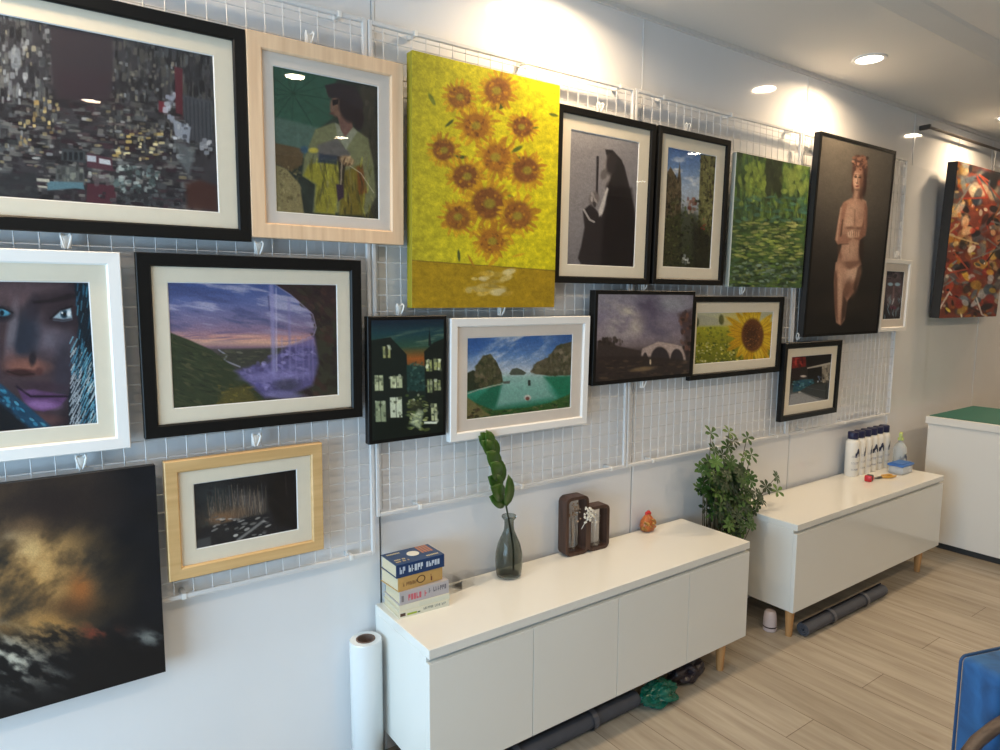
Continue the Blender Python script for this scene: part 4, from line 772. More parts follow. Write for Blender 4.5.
# ---------------------------------------------------------------- low cabinets
def cabinet(x0, L, doors, label, legs):
    t = thing('sideboard', label, 'cabinet', (x0, 0, 0), group='white low sideboards by the wall')
    D = .385; T = .525; B = .105; yb = -.02
    b = NB(); bx(b, 0, L, -D, yb, T-.030, T, .0012, 1); obj('top', b, M_cab, t)
    b = NB(); bx(b, .0, .018, -D+.0195, yb, B, T-.0302, .0008, 1); bx(b, L-.018, L, -D+.0195, yb, B, T-.0302, .0008, 1); bx(b, .018, L-.018, -D+.0195, yb, B, B+.018); bx(b, .018, L-.018, yb-.006, yb, B+.018, T-.031)
    obj('body', b, M_cab, t)
    b = NB(); bx(b, .018, L-.018, -D+.021, -D+.025, T-.075, T-.0305); obj('handle_recess', b, M_cabin, t)
    w = L/doors
    for k in range(doors):
        b = NB(); bx(b, k*w+(.0012 if k else 0), (k+1)*w-(.0012 if k < doors-1 else 0), -D, -D+.0188, B-.001, T-.045, .0008, 1); obj('door', b, M_cab, t)
    for lx, ly in legs:
        b = NB(); lathe(b, [(.014, FL), (.0145, FL+.002), (.022, B-.001)], 16, (lx, ly, 0)); obj('leg', b, M_leg, t, True)
cabinet(.912, 1.551, 4, 'long gloss white sideboard with four plain doors, nearest, carrying books and a vase', [(1.428, -.35), (1.428, -.06), (.10, -.30), (.10, -.06)])
cabinet(2.822, 1.520, 1, 'gloss white sideboard with one wide plain front, farther away, carrying plastic bottles', [(.030, -.352), (.06, -.06), (1.34, -.352), (1.40, -.05)])

# ---------------------------------------------------------------- counter at the right
t = thing('counter', 'white counter with a green cutting mat top at the right edge', 'counter', (4.65, -.14, FL))
M_ctr = mat('counter_white', (.80, .78, .73), .35, noise=.02, nscale=3)
b = NB(); bx(b, .012, .70, -2.2, -.012, .04, .790, .002, 1); obj('body', b, M_ctr, t)
b = NB(); bx(b, 0, .72, -2.22, 0, 0.7905, .836, .002, 1); obj('worktop', b, M_ctr, t)
b = NB(); bx(b, .03, .71, -2.18, -.03, 0, .04); obj('plinth', b, mat('dark_plinth', (.03, .03, .03), .6), t)
b = NB(); bx(b, 4.675, 5.35, -2.33, -.15, .8115, .815, .001, 1); tag(obj('cutting_mat', b, mat('green_mat', (6, 96, 84), .55, noise=.06)), 'green cutting mat covering the white counter top', 'mat')

# ---------------------------------------------------------------- things on the near sideboard
TOP = .525
K = (1.545-TOP)/(1.545-.51)
def keep(x, y): return (x*K, -2.018+(y+2.018)*K, TOP)
# books
def book(name, x, y, z, w, d, h, rz, cover, label, deco=None):
    x, y = keep(x, y)[:2]
    """spine faces the room, leaves show at the left end"""
    t = thing('book', label, 'book', (x, y, z), rz, 'books stacked on the near sideboard')
    b = NB(); c = .002
    bx(b, 0, w, 0, d, 0, c); bx(b, 0, w, 0, d, h-c, h); bx(b, 0, w, 0, .003, c, h-c); obj('cover', b, cover, t)
    b = NB(); bx(b, .003, w-.003, .003, d-.004, c+.0003, h-c-.0003); obj('pages', b, mat('book_pages', (214, 200, 168), .9, noise=.12, nscale=300), t)
    if deco: deco(t, w, d, h)
    return t
def patch(t, name, col, x0, x1, z0, z1, y=-.0006):
    b = NB(); bx(b, x0, x1, y, 0, z0, z1); return obj(name, b, mat('ink_%d_%d_%d' % col, col, .5), t)
def letters(t, name, s, size, m, loc, rot, sx=1):
    c = bpy.data.curves.new(name, 'FONT'); c.body = s; c.size = size; c.extrude = .0002; c.align_x = 'CENTER'; c.align_y = 'CENTER'
    o = bpy.data.objects.new('tmp', c); S.collection.objects.link(o)
    dg = bpy.context.evaluated_depsgraph_get(); me = bpy.data.meshes.new_from_object(o.evaluated_get(dg)); bpy.data.objects.remove(o)
    me.materials.clear(); me.materials.append(m)
    q = bpy.data.objects.new(name, me); S.collection.objects.link(q); q.parent = t; q.location = loc; q.rotation_euler = rot; q.scale = (sx, 1, 1); return q
def blocks(t, name, col, x0, x1, z0, z1, n, seed, y=-.0007, top=None):
    """a line of small letter-like marks, too small to read in the photo"""
    g = random.Random(seed); b = NB(); w = (x1-x0)/n
    for k in range(n):
        if g.random() < .12: continue
        a = x0+k*w
        if top is None:
            bx(b, a, a+w*.28, y, 0, z0, z1); bx(b, a+w*.28, a+w*.74, y, 0, g.choice((z0, (z0*.6+z1*.4))), g.choice((z0+(z1-z0)*.3, z0+(z1-z0)*.6)) if g.random() < .5 else z1)
        else:
            bx(b, a, a+w*.7, z0, z1, top, top+.0006)
    return obj(name, b, mat('ink_%d_%d_%d' % col, col, .5), t)
def deco1(t, w, d, h):
    patch(t, 'cover_picture', (78, 54, 44), .004, .022, .006, h-.006); patch(t, 'cover_picture', (150, 172, 40), .028, .062, .006, h-.010); patch(t, 'cover_picture', (70, 96, 60), .064, .074, .010, h-.016)
    blocks(t, 'spine_title', (150, 152, 140), .086, .168, .010, .018, 16, 3)
def deco2(t, w, d, h): patch(t, 'spine_band', (206, 206, 188), .07, w-.004, .002, h-.003)
def deco3(t, w, d, h):
    blocks(t, 'spine_title', (196, 96, 108), .03, .098, .010, .030, 7, 5); blocks(t, 'spine_author', (110, 108, 116), .104, w-.008, .018, .034, 8, 8); patch(t, 'spine_mark', (120, 116, 120), .006, .014, .010, .030)
def deco4(t, w, d, h):
    b = NB(); lathe(b, [(.010, 0), (.013, 0), (.013, .0006), (.010, .0006)], 20, cap0=False, cap1=False); o = obj('spine_emblem', b, mat('ink_96_66_34', (96, 66, 34), .5), t); o.rotation_euler = (R(90), 0, 0); o.location = (.085, 0, h/2); o.scale = (1.25, 1, 1)
    blocks(t, 'spine_title', (140, 104, 60), .018, .070, .014, .026, 9, 6); blocks(t, 'spine_title', (110, 60, 40), .122, .136, .008, .030, 2, 6)
def deco5(t, w, d, h):
    blocks(t, 'spine_title', (176, 188, 206), .012, .034, .012, .034, 2, 1); blocks(t, 'spine_title', (196, 206, 216), .044, .098, .012, .034, 5, 2); blocks(t, 'spine_title', (186, 196, 210), .108, .160, .014, .032, 5, 4)
    b = NB(); lathe(b, [(.0, h+.0002), (.021, h+.0002), (.021, h+.0012), (0, h+.0012)], 24, (.092, .062, 0), False, False); obj('cover_medallion', b, mat('ink_222_220_206', (222, 220, 206), .4), t, True)
    blocks(t, 'cover_text', (196, 170, 120), .012, .060, .020, .028, 8, 7, top=h); blocks(t, 'cover_text', (196, 180, 140), .014, .058, .036, .044, 8, 9, top=h); blocks(t, 'cover_text', (206, 190, 150), .012, .060, .090, .098, 8, 10, top=h); blocks(t, 'cover_text', (176, 120, 90), .122, .166, .050, .110, 4, 12, top=h); blocks(t, 'cover_text', (206, 190, 150), .120, .166, .016, .024, 7, 13, top=h)
M_bw = mat('white_book_cover', (214, 210, 190), .4)
book('b', .943, -.134, TOP, .180, .130, .022, R(-3), M_bw, 'thin white paperback, lowest of the book stack', deco1)
book('b', .945, -.131, TOP+.0225, .182, .128, .019, R(-3), M_bw, 'thin white paperback, second from the bottom of the book stack', deco2)
book('b', .948, -.130, TOP+.042, .178, .118, .044, R(-2), mat('grey_book_cover', (176, 170, 172), .45), 'grey spined paperback with pink title in the middle of the stack', deco3)
book('b', .944, -.128, TOP+.0865, .168, .115, .046, R(3), mat('tan_book_cover', (196, 156, 92), .4, noise=.08, nscale=60), 'thick tan book with a round emblem, second from the top of the stack', deco4)
book('b', .938, -.128, TOP+.133, .176, .112, .043, R(0), mat('navy_book_cover', (22, 54, 98), .3), 'dark blue book with a pale oval medallion on top of the stack', deco5)
M_clear = glass_mat('clear_plastic', (1, 1, 1), .02, .02, .10)
t = thing('acrylic_box', 'small clear acrylic box behind the books on the near sideboard', 'box', keep(1.165, -.075), R(8))
b = NB(); bx(b, 0, .12, 0, .055, .0005, .002); bx(b, 0, .12, 0, .002, .002, .042); bx(b, 0, .12, .053, .055, .002, .042); bx(b, 0, .002, .002, .053, .002, .042); bx(b, .118, .12, .002, .053, .002, .042); bx(b, .06, .062, .002, .053, .002, .042)
obj('tray', b, M_clear, t)
b = NB(); bx(b, -.001, .121, -.001, .056, .0425, .045); obj('lid', b, M_clear, t)
# vase
t = thing('glass_vase', 'smoky grey glass bottle vase on the near sideboard', 'vase', (1.417, -.086, TOP))
M_smoke = mat('smoky_grey_glass', (.44, .47, .44), .03, trans=1, ior=1.3)
pr = [(.040, .002), (.046, .006), (.049, .03), (.051, .06), (.049, .09), (.041, .125), (.028, .155), (.0195, .175), (.0175, .195), (.0185, .212), (.026, .221), (.0275, .226), (.026, .230)]
inn = [(.0235, .229), (.0155, .214), (.0145, .195), (.0165, .176), (.025, .155), (.038, .124), (.046, .09), (.048, .06), (.046, .03), (.042, .012)]
b = NB(); lathe(b, pr+inn, 40); obj('vase_body', b, M_smoke, t, True)
# leafy stem standing in the vase
t = thing('leaf_stem', 'green stem with paired glossy leaves standing in the grey glass vase', 'plant stem', (1.417, -.086, TOP))
M_leaf = mat('glossy_green_leaf', (62, 100, 34), .3, noise=.35, nscale=14)
M_stem = mat('dark_green_stem', (44, 52, 30), .5)
sp = [Vector(p) for p in ((.026, .006, .014), (.020, 0, .10), (.002, 0, .20), (-.012, 0, .26), (-.026, 0, .31), (-.042, .0, .37), (-.060, 0, .43), (-.082, 0, .485), (-.100, 0, .515))]
b = NB(); tube(b, sp, [.004, .0035, .0035, .0035, .003, .003, .0025, .002, .0015], 8); obj('stem', b, M_stem, t, True)
def leaf(b, base, dirv, nrm, L, Wd, fold=.25, droop=.15, n=6, ob=1.0):
    d = dirv.normalized(); s = d.cross(nrm).normalized(); nn = s.cross(d).normalized(); rows = []
    for i in range(n+1):
        u = i/n; w = Wd*(math.sin(math.pi*min(1, u*.93+.05)**ob)**.75); c = base+d*L*u-nn*droop*L*u*u
        if i in (0, n): rows.append([b.verts.new(c)])
        else: rows.append([b.verts.new(c-s*w*.5+nn*w*fold*.5), b.verts.new(c), b.verts.new(c+s*w*.5+nn*w*fold*.5)])
    for a, c in zip(rows, rows[1:]):
        if len(a) == 1: b.faces.new((a[0], c[0], c[1])); b.faces.new((a[0], c[1], c[2]))
        elif len(c) == 1: b.faces.new((a[0], c[0], a[1])); b.faces.new((a[1], c[0], a[2]))
        else:
            b.faces.new((a[0], a[1], c[1], c[0])); b.faces.new((a[1], a[2], c[2], c[1]))
def stem_at(z):
    for p, q in zip(sp, sp[1:]):
        if p.z <= z <= q.z: return p.lerp(q, (z-p.z)/(q.z-p.z))
    return sp[-1]
lv = [(.275, (-.85, -.3, .50), .085, .036), (.262, (-.02, -.3, .95), .115, .036), (.305, (-.75, -.45, .55), .090, .042), (.335, (-.70, -.3, .60), .085, .042), (.350, (-.06, -.1, .95), .09, .034), (.375, (-.55, -.4, .75), .085, .042), (.40, (-.25, -.1, .9), .085, .036),
      (.42, (-.6, -.35, .75), .080, .040), (.445, (-.05, -.1, .95), .075, .034), (.465, (-.65, -.3, .75), .075, .036), (.485, (-.25, -.2, .9), .070, .034), (.495, (-.7, -.2, .7), .060, .032), (.508, (-.55, -.2, .8), .05, .026)]
for z, d, L, w in lv:
    b = NB(); leaf(b, stem_at(z), Vector(d), Vector((.2, -1, .1)), L*1.12, w*1.5); o = obj('leaf', b, M_leaf, t, True)
    o.modifiers.new('thickness', 'SOLIDIFY').thickness = .0008
# wooden double box ornament
t = thing('wooden_ornament', 'dark wood twin frame ornament with dried flowers on the near sideboard', 'ornament', (1.703, -.048, TOP+.0005), R(-4))
def rrect(x0, x1, z0, z1, r, n=6):
    P = []
    for cx, cz, a0 in ((x1-r, z1-r, 0), (x0+r, z1-r, 90), (x0+r, z0+r, 180), (x1-r, z0+r, 270)):
        for k in range(n+1):
            a = R(a0+90*k/n); P.append((cx+r*math.cos(a), cz+r*math.sin(a)))
    return P
def rframe(b, x0, x1, z0, z1, r, th, y0, y1):
    o = rrect(x0, x1, z0, z1, r); i = rrect(x0+th, x1-th, z0+th, z1-th, max(r-th, .004)); n = len(o)
    V = [[b.verts.new((x, y, z)) for x, z in P] for P in (o, i) for y in (y0, y1)]
    o0, o1, i0, i1 = V
    for k in range(n):
        j = (k+1) % n
        b.faces.new((o0[k], o0[j], o1[j], o1[k])); b.faces.new((i0[j], i0[k], i1[k], i1[j])); b.faces.new((o0[j], o0[k], i0[k], i0[j])); b.faces.new((o1[k], o1[j], i1[j], i1[k]))
b = NB(); rframe(b, 0, .112, 0, .240, .026, .013, -.032, .022); obj('tall_box', b, M_walnut, t, True)
b = NB(); rframe(b, .1125, .222, 0, .186, .024, .013, -.030, .020); obj('short_box', b, M_walnut, t, True)
M_tube = glass_mat('clear_tube_glass', (.9, .9, .9), .16, .03)
b = NB(); lathe(b, [(.011, 0), (.012, .005), (.012, .13), (.014, .135)], 16, (.052, -.004, .0135), True, False); obj('test_tube', b, M_tube, t, True)
b = NB(); lathe(b, [(.019, 0), (.020, .005), (.020, .12), (.022, .125)], 16, (.167, -.004, .0135), True, False); obj('test_tube', b, M_tube, t, True)
b = NB(); g = random.Random(3)
for k in range(26):
    p = Vector((.052+g.uniform(-.022, .03), -.012+g.uniform(-.012, .008), .135+g.uniform(0, .075))); bmesh.ops.create_icosphere(b, subdivisions=1, radius=g.uniform(.003, .006), matrix=Matrix.Translation(p))
for k in range(7): tube(b, [(.052+g.uniform(-.004, .004), -.004, .03), (.052+g.uniform(-.02, .02), -.010, .19)], .0009, 5)
obj('dried_flowers', b, mat('dried_beige_flowers', (150, 126, 104), .9), t)
b = NB()
for k in range(46):
    p = Vector((.108+g.gauss(0, .016), -.036+g.uniform(-.014, .006), .165+g.gauss(0, .020))); bmesh.ops.create_icosphere(b, subdivisions=1, radius=g.uniform(.003, .0065), matrix=Matrix.Translation(p) @ Matrix.Diagonal((1, .6, 1, 1)))
tube(b, [(.085, -.02, .10), (.10, -.034, .14), (.118, -.036, .19)], .0012, 5)
obj('white_flower_sprig', b, mat('white_petals', (226, 220, 206), .8), t)
# small figurine
t = thing('figurine', 'tiny orange and red rounded figurine on the near sideboard', 'figurine', (2.205, -.045, TOP))
b = NB(); lathe(b, [(.020, 0), (.033, .006), (.039, .025), (.036, .045), (.024, .062), (.014, .072), (.010, .078)], 24); o = obj('body', b, mat('orange_glaze', (196, 108, 52), .3, noise=.5, nscale=50), t, True); o.scale = (1, .8, 1)
b = NB()
for x, z in ((-.006, .080), (.004, .084), (.010, .078)): bmesh.ops.create_icosphere(b, subdivisions=2, radius=.009, matrix=Matrix.Translation((x, 0, z)))
obj('crest', b, mat('red_glaze', (190, 40, 36), .3), t, True)
b = NB()
for k in range(22):
    a = g.uniform(-3, .2); z = g.uniform(.012, .055); r = .036-(max(z-.04, 0))*.6; bmesh.ops.create_icosphere(b, subdivisions=1, radius=g.uniform(.005, .009), matrix=Matrix.Translation((r*math.cos(a), .8*r*math.sin(a), z)))
obj('petals', b, mat('yellow_red_petals', (206, 150, 74), .35, noise=.75, nscale=70), t, True)

# ---------------------------------------------------------------- things on the far sideboard
M_bot = mat('white_bottle_plastic', (.84, .81, .74), .3)
M_cap = mat('navy_cap', (26, 28, 66), .4)
M_ink = mat('label_navy_ink', (40, 44, 70), .5)
bot = None; g = random.Random(2)
names = ['nearest the room and leftmost', 'second from the left', 'third from the left', 'fourth from the left', 'fifth from the left', 'last at the right end']
for i in range(6):
    x = 3.893+i*.0735; y = -.072
    lab = 'white bottle with navy cap, %s of the row' % names[i]
    if bot is None:
        bot = thing('plastic_bottle', lab, 'bottle', (x, y, TOP), group='white bottles with navy caps')
        b = NB(); lathe(b, [(.033, 0), (.036, .004), (.036, .195), (.034, .212), (.024, .226), (.018, .230)], 24); o = obj('bottle_body', b, M_bot, bot, True)
        b = NB(); lathe(b, [(.028, .2265), (.029, .229), (.029, .264), (.027, .268)], 20); obj('cap', b, M_cap, bot, True)
        b = NB()
        for zz, w in ((.125, .7), (.118, .7), (.085, .9), (.078, .8), (.045, .9), (.040, .8)):
            for k in range(6):
                a = R(-150+k*14*w); r = .0364; bx(b, r*math.cos(a)-.003, r*math.cos(a)+.003, r*math.sin(a)-.0006, r*math.sin(a)+.0006, zz, zz+.0035)
        obj('label_text', b, mat('ink_150_150_160', (150, 150, 160), .5), bot)
        b = NB()
        for a in range(-120, -70, 6):
            aa = R(a); z = .105+.014*math.sin(a*.12); bx(b, .0366*math.cos(aa)-.003, .0366*math.cos(aa)+.003, .0366*math.sin(aa)-.0007, .0366*math.sin(aa)+.0007, z+.025, z+.052)
        obj('label_emblem', b, M_ink, bot)
        bot.scale = (1, 1, .965)
    else:
        c = copy_tree(bot); c.location = (x, y, TOP); c['label'] = lab; c.rotation_euler.z = g.uniform(-.3, .5)
t = thing('spray_bottle', 'clear spray bottle with a pale green nozzle at the right end of the bottles', 'bottle', (4.297, -.155, TOP), R(20))
b = NB(); lathe(b, [(.034, 0), (.037, .004), (.037, .12), (.030, .145), (.013, .165), (.013, .175)], 24); obj('bottle_body', b, mat('clear_bottle_plastic', (.86, .90, .90), .12, trans=.7, ior=1.15), t, True)
b = NB(); lathe(b, [(.016, .176), (.016, .190), (.010, .194), (.008, .205)], 16); bx(b, -.040, .014, -.009, .009, .205, .224, .003, 1); bx(b, -.028, -.022, -.004, .004, .178, .205, .001, 1); obj('nozzle', b, mat('pale_green_plastic', (190, 206, 120), .4), t)
b = NB()
for a in range(-170, -20, 10):
    aa = R(a); z = .075+.012*math.sin(a*.09); bx(b, .0374*math.cos(aa)-.004, .0374*math.cos(aa)+.004, .0374*math.sin(aa)-.001, .0374*math.sin(aa)+.001, z-.010, z+.012)
obj('label', b, M_ink, t)
t = thing('plastic_tub', 'clear plastic food tub with a blue lid on the far sideboard', 'container', (4.205, -.205, TOP))
b = NB(); bx(b, -.065, .065, -.040, .040, .001, .045, .006, 2); obj('tub', b, mat('frosted_plastic', (.86, .88, .90), .25, trans=.5, ior=1.1), t, True)
b = NB(); bx(b, -.072, .072, -.046, .046, .0455, .060, .006, 2); bx(b, -.058, .058, -.034, .034, .0605, .0635, .001, 1); obj('lid', b, mat('blue_lid', (52, 108, 186), .35), t, True)
t = thing('tape_measure', 'small red and black tape measure on the far sideboard', 'tool', keep(3.925, -.165), R(12))
b = NB(); bx(b, -.025, .020, -.018, .018, .0005, .034, .007, 2); obj('case', b, mat('black_case', (.02, .02, .02), .4), t, True)
b = NB(); bx(b, -.040, -.0255, -.019, .019, .0005, .036, .006, 2); bx(b, -.012, .010, -.0195, -.0185, .008, .026); obj('red_grip', b, mat('red_plastic', (196, 38, 44), .4), t, True)
t = thing('hand_tool', 'yellow handled tool lying behind the tape measure', 'tool', keep(4.03, -.18), R(-12))
b = NB(); tube(b, [(-.055, .006, .006), (-.02, .004, .008), (0, 0, .008)], [.003, .006, .007], 8); tube(b, [(-.055, .002, .006), (-.02, -.004, .008), (0, 0, .008)], [.003, .006, .007], 8); obj('jaws', b, mat('dark_steel', (.12, .12, .12), .35, .8), t, True)
b = NB(); tube(b, [(0, 0, .008), (.03, .018, .009), (.075, .016, .009), (.10, .008, .009)], [.005, .0065, .0075, .005], 8); tube(b, [(0, 0, .008), (.03, -.018, .009), (.075, -.020, .009), (.10, -.016, .009)], [.005, .0065, .0075, .005], 8); obj('handle', b, mat('amber_grip', (196, 148, 56), .4), t, True)

# ---------------------------------------------------------------- roll of stretch film by the wall
t = thing('film_roll', 'tall upright roll of clear white stretch film beside the near sideboard', 'roll', (.850, -.078, FL))
b = NB(); lathe(b, [(.050, .001), (.052, .004), (.052, .468), (.050, .472), (.031, .472), (.031, .46)], 40, cap1=False)
M_film = mat('stretch_film', (.72, .76, .77), .12, spec=.7, bump=.6, nscale=25); obj('film', b, M_film, t, True)
b = NB(); lathe(b, [(.0308, .001), (.0308, .474), (.0265, .474), (.0265, .002)], 32, cap0=False, cap1=False); obj('core', b, mat('brown_cardboard', (112, 92, 82), .9), t, True)

# ---------------------------------------------------------------- shrub between the sideboards
def shrub():
    t = thing('potted_shrub', 'bushy green potted plant standing between the two sideboards', 'plant', (2.60, -.10, FL))
    b = NB(); lathe(b, [(.060, 0), (.068, .01), (.080, .17), (.084, .18), (.084, .195), (.078, .195), (.075, .17)], 32); obj('pot', b, mat('grey_plant_pot', (.35, .34, .33), .5), t, True)
    g = random.Random(11)
    tips = []
    # whorl centres of the outer shoots (x, y, z), then the dense body filled inside an outline seen from the room
    main = [(2.476, -.156, .952), (2.513, -.148, .868), (2.622, -.144, .938), (2.634, -.134, .864), (2.65, -.148, .893), (2.775, -.135, .89), (2.72, -.198, .828), (2.72, -.167, .807), (2.592, -.134, .832), (2.439, -.155, .789), (3.029, -.137, .662), (2.955, -.192, .616), (2.9, -.167, .639), (2.83, -.183, .61), (2.823, -.162, .582), (2.458, -.16, .823), (2.462, -.199, .831), (2.59, -.185, .81), (2.666, -.18, .761), (2.46, -.136, .717), (2.487, -.146, .743)]
    for p in main: tips.append((Vector(p), 1.15))
    outline = [(2.432, .801), (2.551, .821), (2.702, .781), (2.739, .699), (2.762, .598), (2.82, .60), (2.79, .527), (2.754, .502), (2.713, .422), (2.528, .498), (2.477, .624), (2.424, .702)]
    k = 0
    while k < 190:
        x, z = g.uniform(2.42, 2.84), g.uniform(.42, .83)
        if not pip(2.63+(x-2.63)*1.09, z, outline): continue
        tips.append((Vector((x, -.165+max(-.06, min(.06, g.gauss(0, .035))), z)), 1.0)); k += 1
    M_l = [mat('leaf_mid', (58, 92, 40), .4, noise=.3, nscale=20), mat('leaf_dark', (36, 62, 34), .4, noise=.3, nscale=20), mat('leaf_light', (92, 124, 56), .4, noise=.3, nscale=20)]
    bl = NB(); bs = NB(); base = Vector((2.60, -.10, .15)); mi = []
    off = Vector((2.60, -.10, FL))
    for i, (p, s) in enumerate(tips):
        if i < 21 or i % 6 == 0:
            mid = base.lerp(p, .55)+Vector((g.uniform(-.02, .02), g.uniform(-.02, .02), -.03)); 
            if i in (11, 12, 13, 14): tube(bs, [tips[13][0]-off if i != 13 else Vector((2.79, -.20, .57))-off, p-off], .0012, 5)
            elif i == 10: tube(bs, [base-off, Vector((2.70, -.16, .40))-off, Vector((2.79, -.20, .57))-off, tips[13][0]-off, p-off], [.0035, .003, .0025, .002, .0014], 5)
            else: tube(bs, [base-off+Vector((g.uniform(-.03, .03), g.uniform(-.03, .03), 0)), mid-off, p-off], [.0035, .0028, .0014], 5)
        n = g.randint(5, 7); ax = Vector((g.uniform(-.5, .3), -1.0, g.uniform(.3, 1.1))).normalized()
        u = ax.orthogonal().normalized(); w = ax.cross(u); a0 = g.uniform(0, 6.28); m = g.choice((0, 0, 1, 2)) if i < 21 else g.choice((0, 1, 1, 1, 2, 0))
        for k in range(n):
            a = a0+2*math.pi*k/n; d = u*math.cos(a)+w*math.sin(a)+ax*.25; f0 = len(bl.faces)
            leaf(bl, p-off, d, ax, g.uniform(.028, .040)*s, g.uniform(.014, .018)*s, .2, .25, 5, 1.9); mi += [m]*(len(bl.faces)-f0)
    for idx, f in enumerate(bl.faces): f.material_index = mi[idx]
    o = obj('foliage', bl, M_l[0], t, True); o.data.materials.append(M_l[1]); o.data.materials.append(M_l[2])
    obj('stems', bs, mat('brown_twig', (62, 58, 38), .7), t)
    b = NB(); lathe(b, [(.0, .172), (.075, .172)], 24, cap0=False, cap1=False); obj('soil', b, mat('dark_soil', (.03, .022, .015), .95), t)
shrub()

# ---------------------------------------------------------------- things under the sideboards
def foam_roll(x0, x1, y, r, label):
    t = thing('foam_roll', label, 'roll', (x0, y, FL+r+.0005), group='dark grey rolls under the sideboards')
    L = x1-x0; b = NB()
    pts = []
    turns = 3.2; n = 90
    for k in range(n+1):
        a = k/n*turns*2*math.pi; rr = r*(.25+.75*k/n)-(.0)
        pts.append((rr, a))
    V0 = []; V1 = []
    for rr, a in pts:
        V0.append([b.verts.new((x, (rr)*math.cos(a), (rr)*math.sin(a))) for x in (0, L)]); V1.append([b.verts.new((x, (rr-r*.17)*math.cos(a), (rr-r*.17)*math.sin(a))) for x in (0, L)])
    for k in range(n):
        b.faces.new((V0[k][0], V0[k+1][0], V0[k+1][1], V0[k][1])); b.faces.new((V1[k][0], V1[k+1][0], V1[k+1][1], V1[k][1]))
        for s in (0, 1): b.faces.new((V0[k][s], V0[k+1][s], V1[k+1][s], V1[k][s]))
    obj('foam_sheet', b, mat('dark_grey_foam', (74, 76, 84), .7, noise=.15, nscale=20), t, True)
    for x in (L*.3, L*.72):
        b = NB(); tube(b, [(x-.012, 0, 0), (x+.012, 0, 0)], r+.0008, 28, False); obj('tape_band', b, mat('clear_tape', (84, 86, 94), .3), t)
foam_roll(1.02, 1.85, -.325, .036, 'dark grey rolled sheet on the floor under the near sideboard')
foam_roll(2.90, 3.66, -.395, .034, 'dark grey rolled sheet sticking out from under the far sideboard')
def crumple(name, label, cx, cy, sx, sy, sz, m, seed, cat='bag'):
    g = random.Random(seed); b = NB(); bmesh.ops.create_icosphere(b, subdivisions=4, radius=1)
    cs = [(Vector((g.gauss(0, 1), g.gauss(0, 1), g.gauss(0, 1))).normalized(), g.uniform(4, 9), g.uniform(0, 6)) for _ in range(10)]
    for v in b.verts:
        n = v.co.normalized(); k = 1+sum(.055*math.sin(n.dot(d)*f*1.6+p) for d, f, p in cs)+g.uniform(-.03, .03)
        v.co = Vector((n.x*sx*k, n.y*sy*k, max(n.z*k, -.92)*sz+sz*.925))
    return tag(obj(name, b, m, None, False, (cx, cy, FL+.001)), label, cat)
M_gb = mat('green_film', (16, 96, 78), .18, trans=.15)
crumple('plastic_bag', 'crumpled dark green plastic bag under the near sideboard front edge', 1.945, -.36, .085, .050, .042, M_gb, 4)
crumple('plastic_bag', 'crumpled dark purple black bag behind the green one', 2.17, -.31, .10, .05, .038, mat('black_film', (40, 34, 42), .3), 9)
t = thing('floor_bottle', 'pale plastic bottle with a dark band on the floor beside the far sideboard leg', 'bottle', (2.83, -.268, FL))
b = NB(); lathe(b, [(.028, 0), (.031, .003), (.031, .018)], 24); lathe(b, [(.031, .0245), (.031, .06), (.027, .085), (.022, .095), (.020, .097)], 24); obj('bottle_body', b, mat('pinkish_white_plastic', (206, 192, 192), .35), t, True)
b = NB(); lathe(b, [(.0313, .0182), (.0313, .0243)], 24); obj('band', b, mat('dark_red_band', (50, 24, 30), .4), t, True)

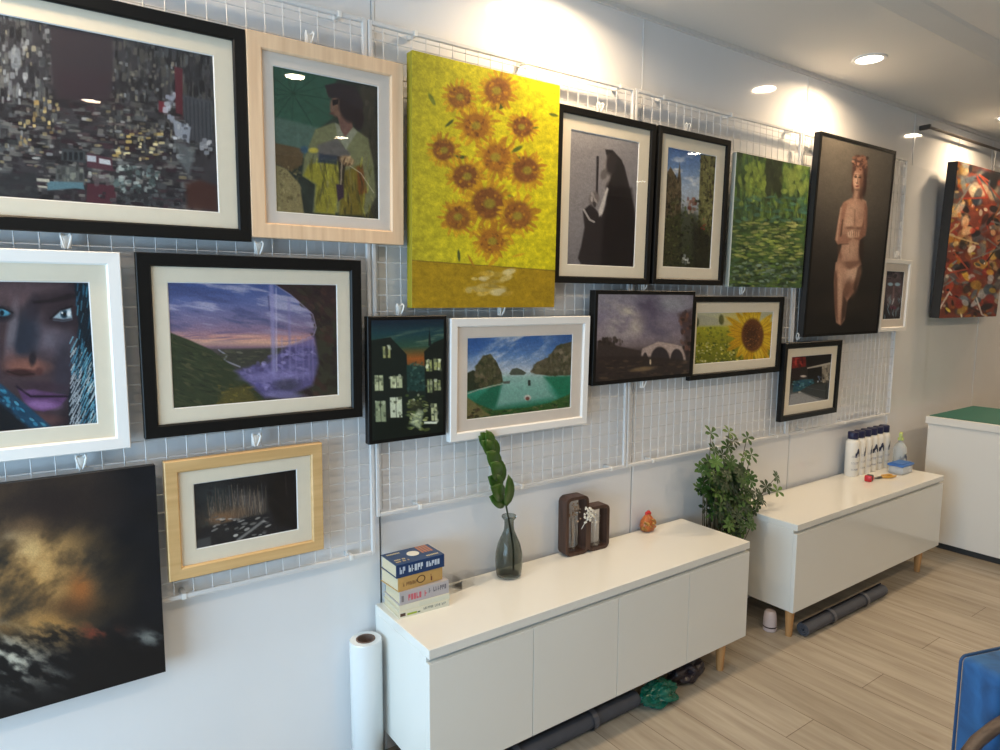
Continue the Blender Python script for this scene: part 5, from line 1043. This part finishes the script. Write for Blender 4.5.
# ---------------------------------------------------------------- blue velvet armchair at the lower right
def velvet():
    m = bpy.data.materials.new('blue_velvet'); m.use_nodes = True; nt = m.node_tree; b = nt.nodes['Principled BSDF']; N = nt.nodes.new; K = nt.links.new
    tc = N('ShaderNodeTexCoord'); n = N('ShaderNodeTexNoise'); n.inputs['Scale'].default_value = 9; n.inputs['Detail'].default_value = 6; n.inputs['Distortion'].default_value = 1.2; K(tc.outputs['Object'], n.inputs[0])
    cr = N('ShaderNodeValToRGB'); cr.color_ramp.elements[0].position = .35; cr.color_ramp.elements[1].position = .7; cr.color_ramp.elements[0].color = L4((18, 60, 104)); cr.color_ramp.elements[1].color = L4((36, 94, 150)); K(n.outputs['Fac'], cr.inputs[0]); K(cr.outputs[0], b.inputs['Base Color'])
    b.inputs['Roughness'].default_value = .75; b.inputs['Sheen Weight'].default_value = .25; b.inputs['Sheen Tint'].default_value = (.4, .7, 1, 1); return m
M_vel = velvet()
t = thing('armchair', 'blue velvet armchair with a brown wooden arm at the lower right corner', 'armchair', (1.88, -1.379, 0), R(-17.5))
def soft_box(name, x0, x1, y0, y1, z0, z1, r):
    b = NB(); bx(b, x0, x1, y0, y1, z0, z1, r, 4); return obj(name, b, M_vel, t, True)
bk = soft_box('backrest', 0, .64, -.10, 0, .26, .655, .018)
b = NB(); P = rrect(.004, .636, .264, .651, .016); tube(b, [(x, .0, z) for x, z in P]+[(P[0][0], 0, P[0][1])], .004, 6, False); obj('piping', b, mat('blue_piping', (30, 70, 110), .6), bk, True)
soft_box('seat', .03, .61, -.62, -.102, .30, .44, .03)
b = NB()      # bentwood arm that rises from the front and crosses before the backrest
pts = [(-.20, -.175, .30), (-.235, -.165, .42), (-.23, -.150, .515), (-.215, -.145, .535)]
tube(b, pts, [.014, .014, .015, .013], 10); obj('arm_post', b, M_armw, t, True)
b = NB(); pts = [(-.24, -.16, .40), (-.20, -.14, .47), (-.146, -.135, .498), (-.10, -.13, .530), (-.05, -.13, .552), (.02, -.13, .572), (.12, -.13, .60), (.30, -.13, .615), (.66, -.13, .615)]
tube(b, pts, [.014]+[.015]*8, 10); obj('armrest', b, M_armw, t, True)
for lx, ly in ((.04, -.06), (.60, -.06), (.04, -.58), (.60, -.58)):
    b = NB(); lathe(b, [(.013, FL), (.020, .30)], 14, (lx, ly, 0)); obj('leg', b, M_armw, t, True)
b = NB(); tube(b, [(-.20, -.175, .30), (-.20, -.175, .02), (-.20, -.175, FL)], .014, 10); tube(b, [(-.20, -.175, .33), (.04, -.12, .33)], .012, 8); obj('side_frame', b, M_armw, t, True)
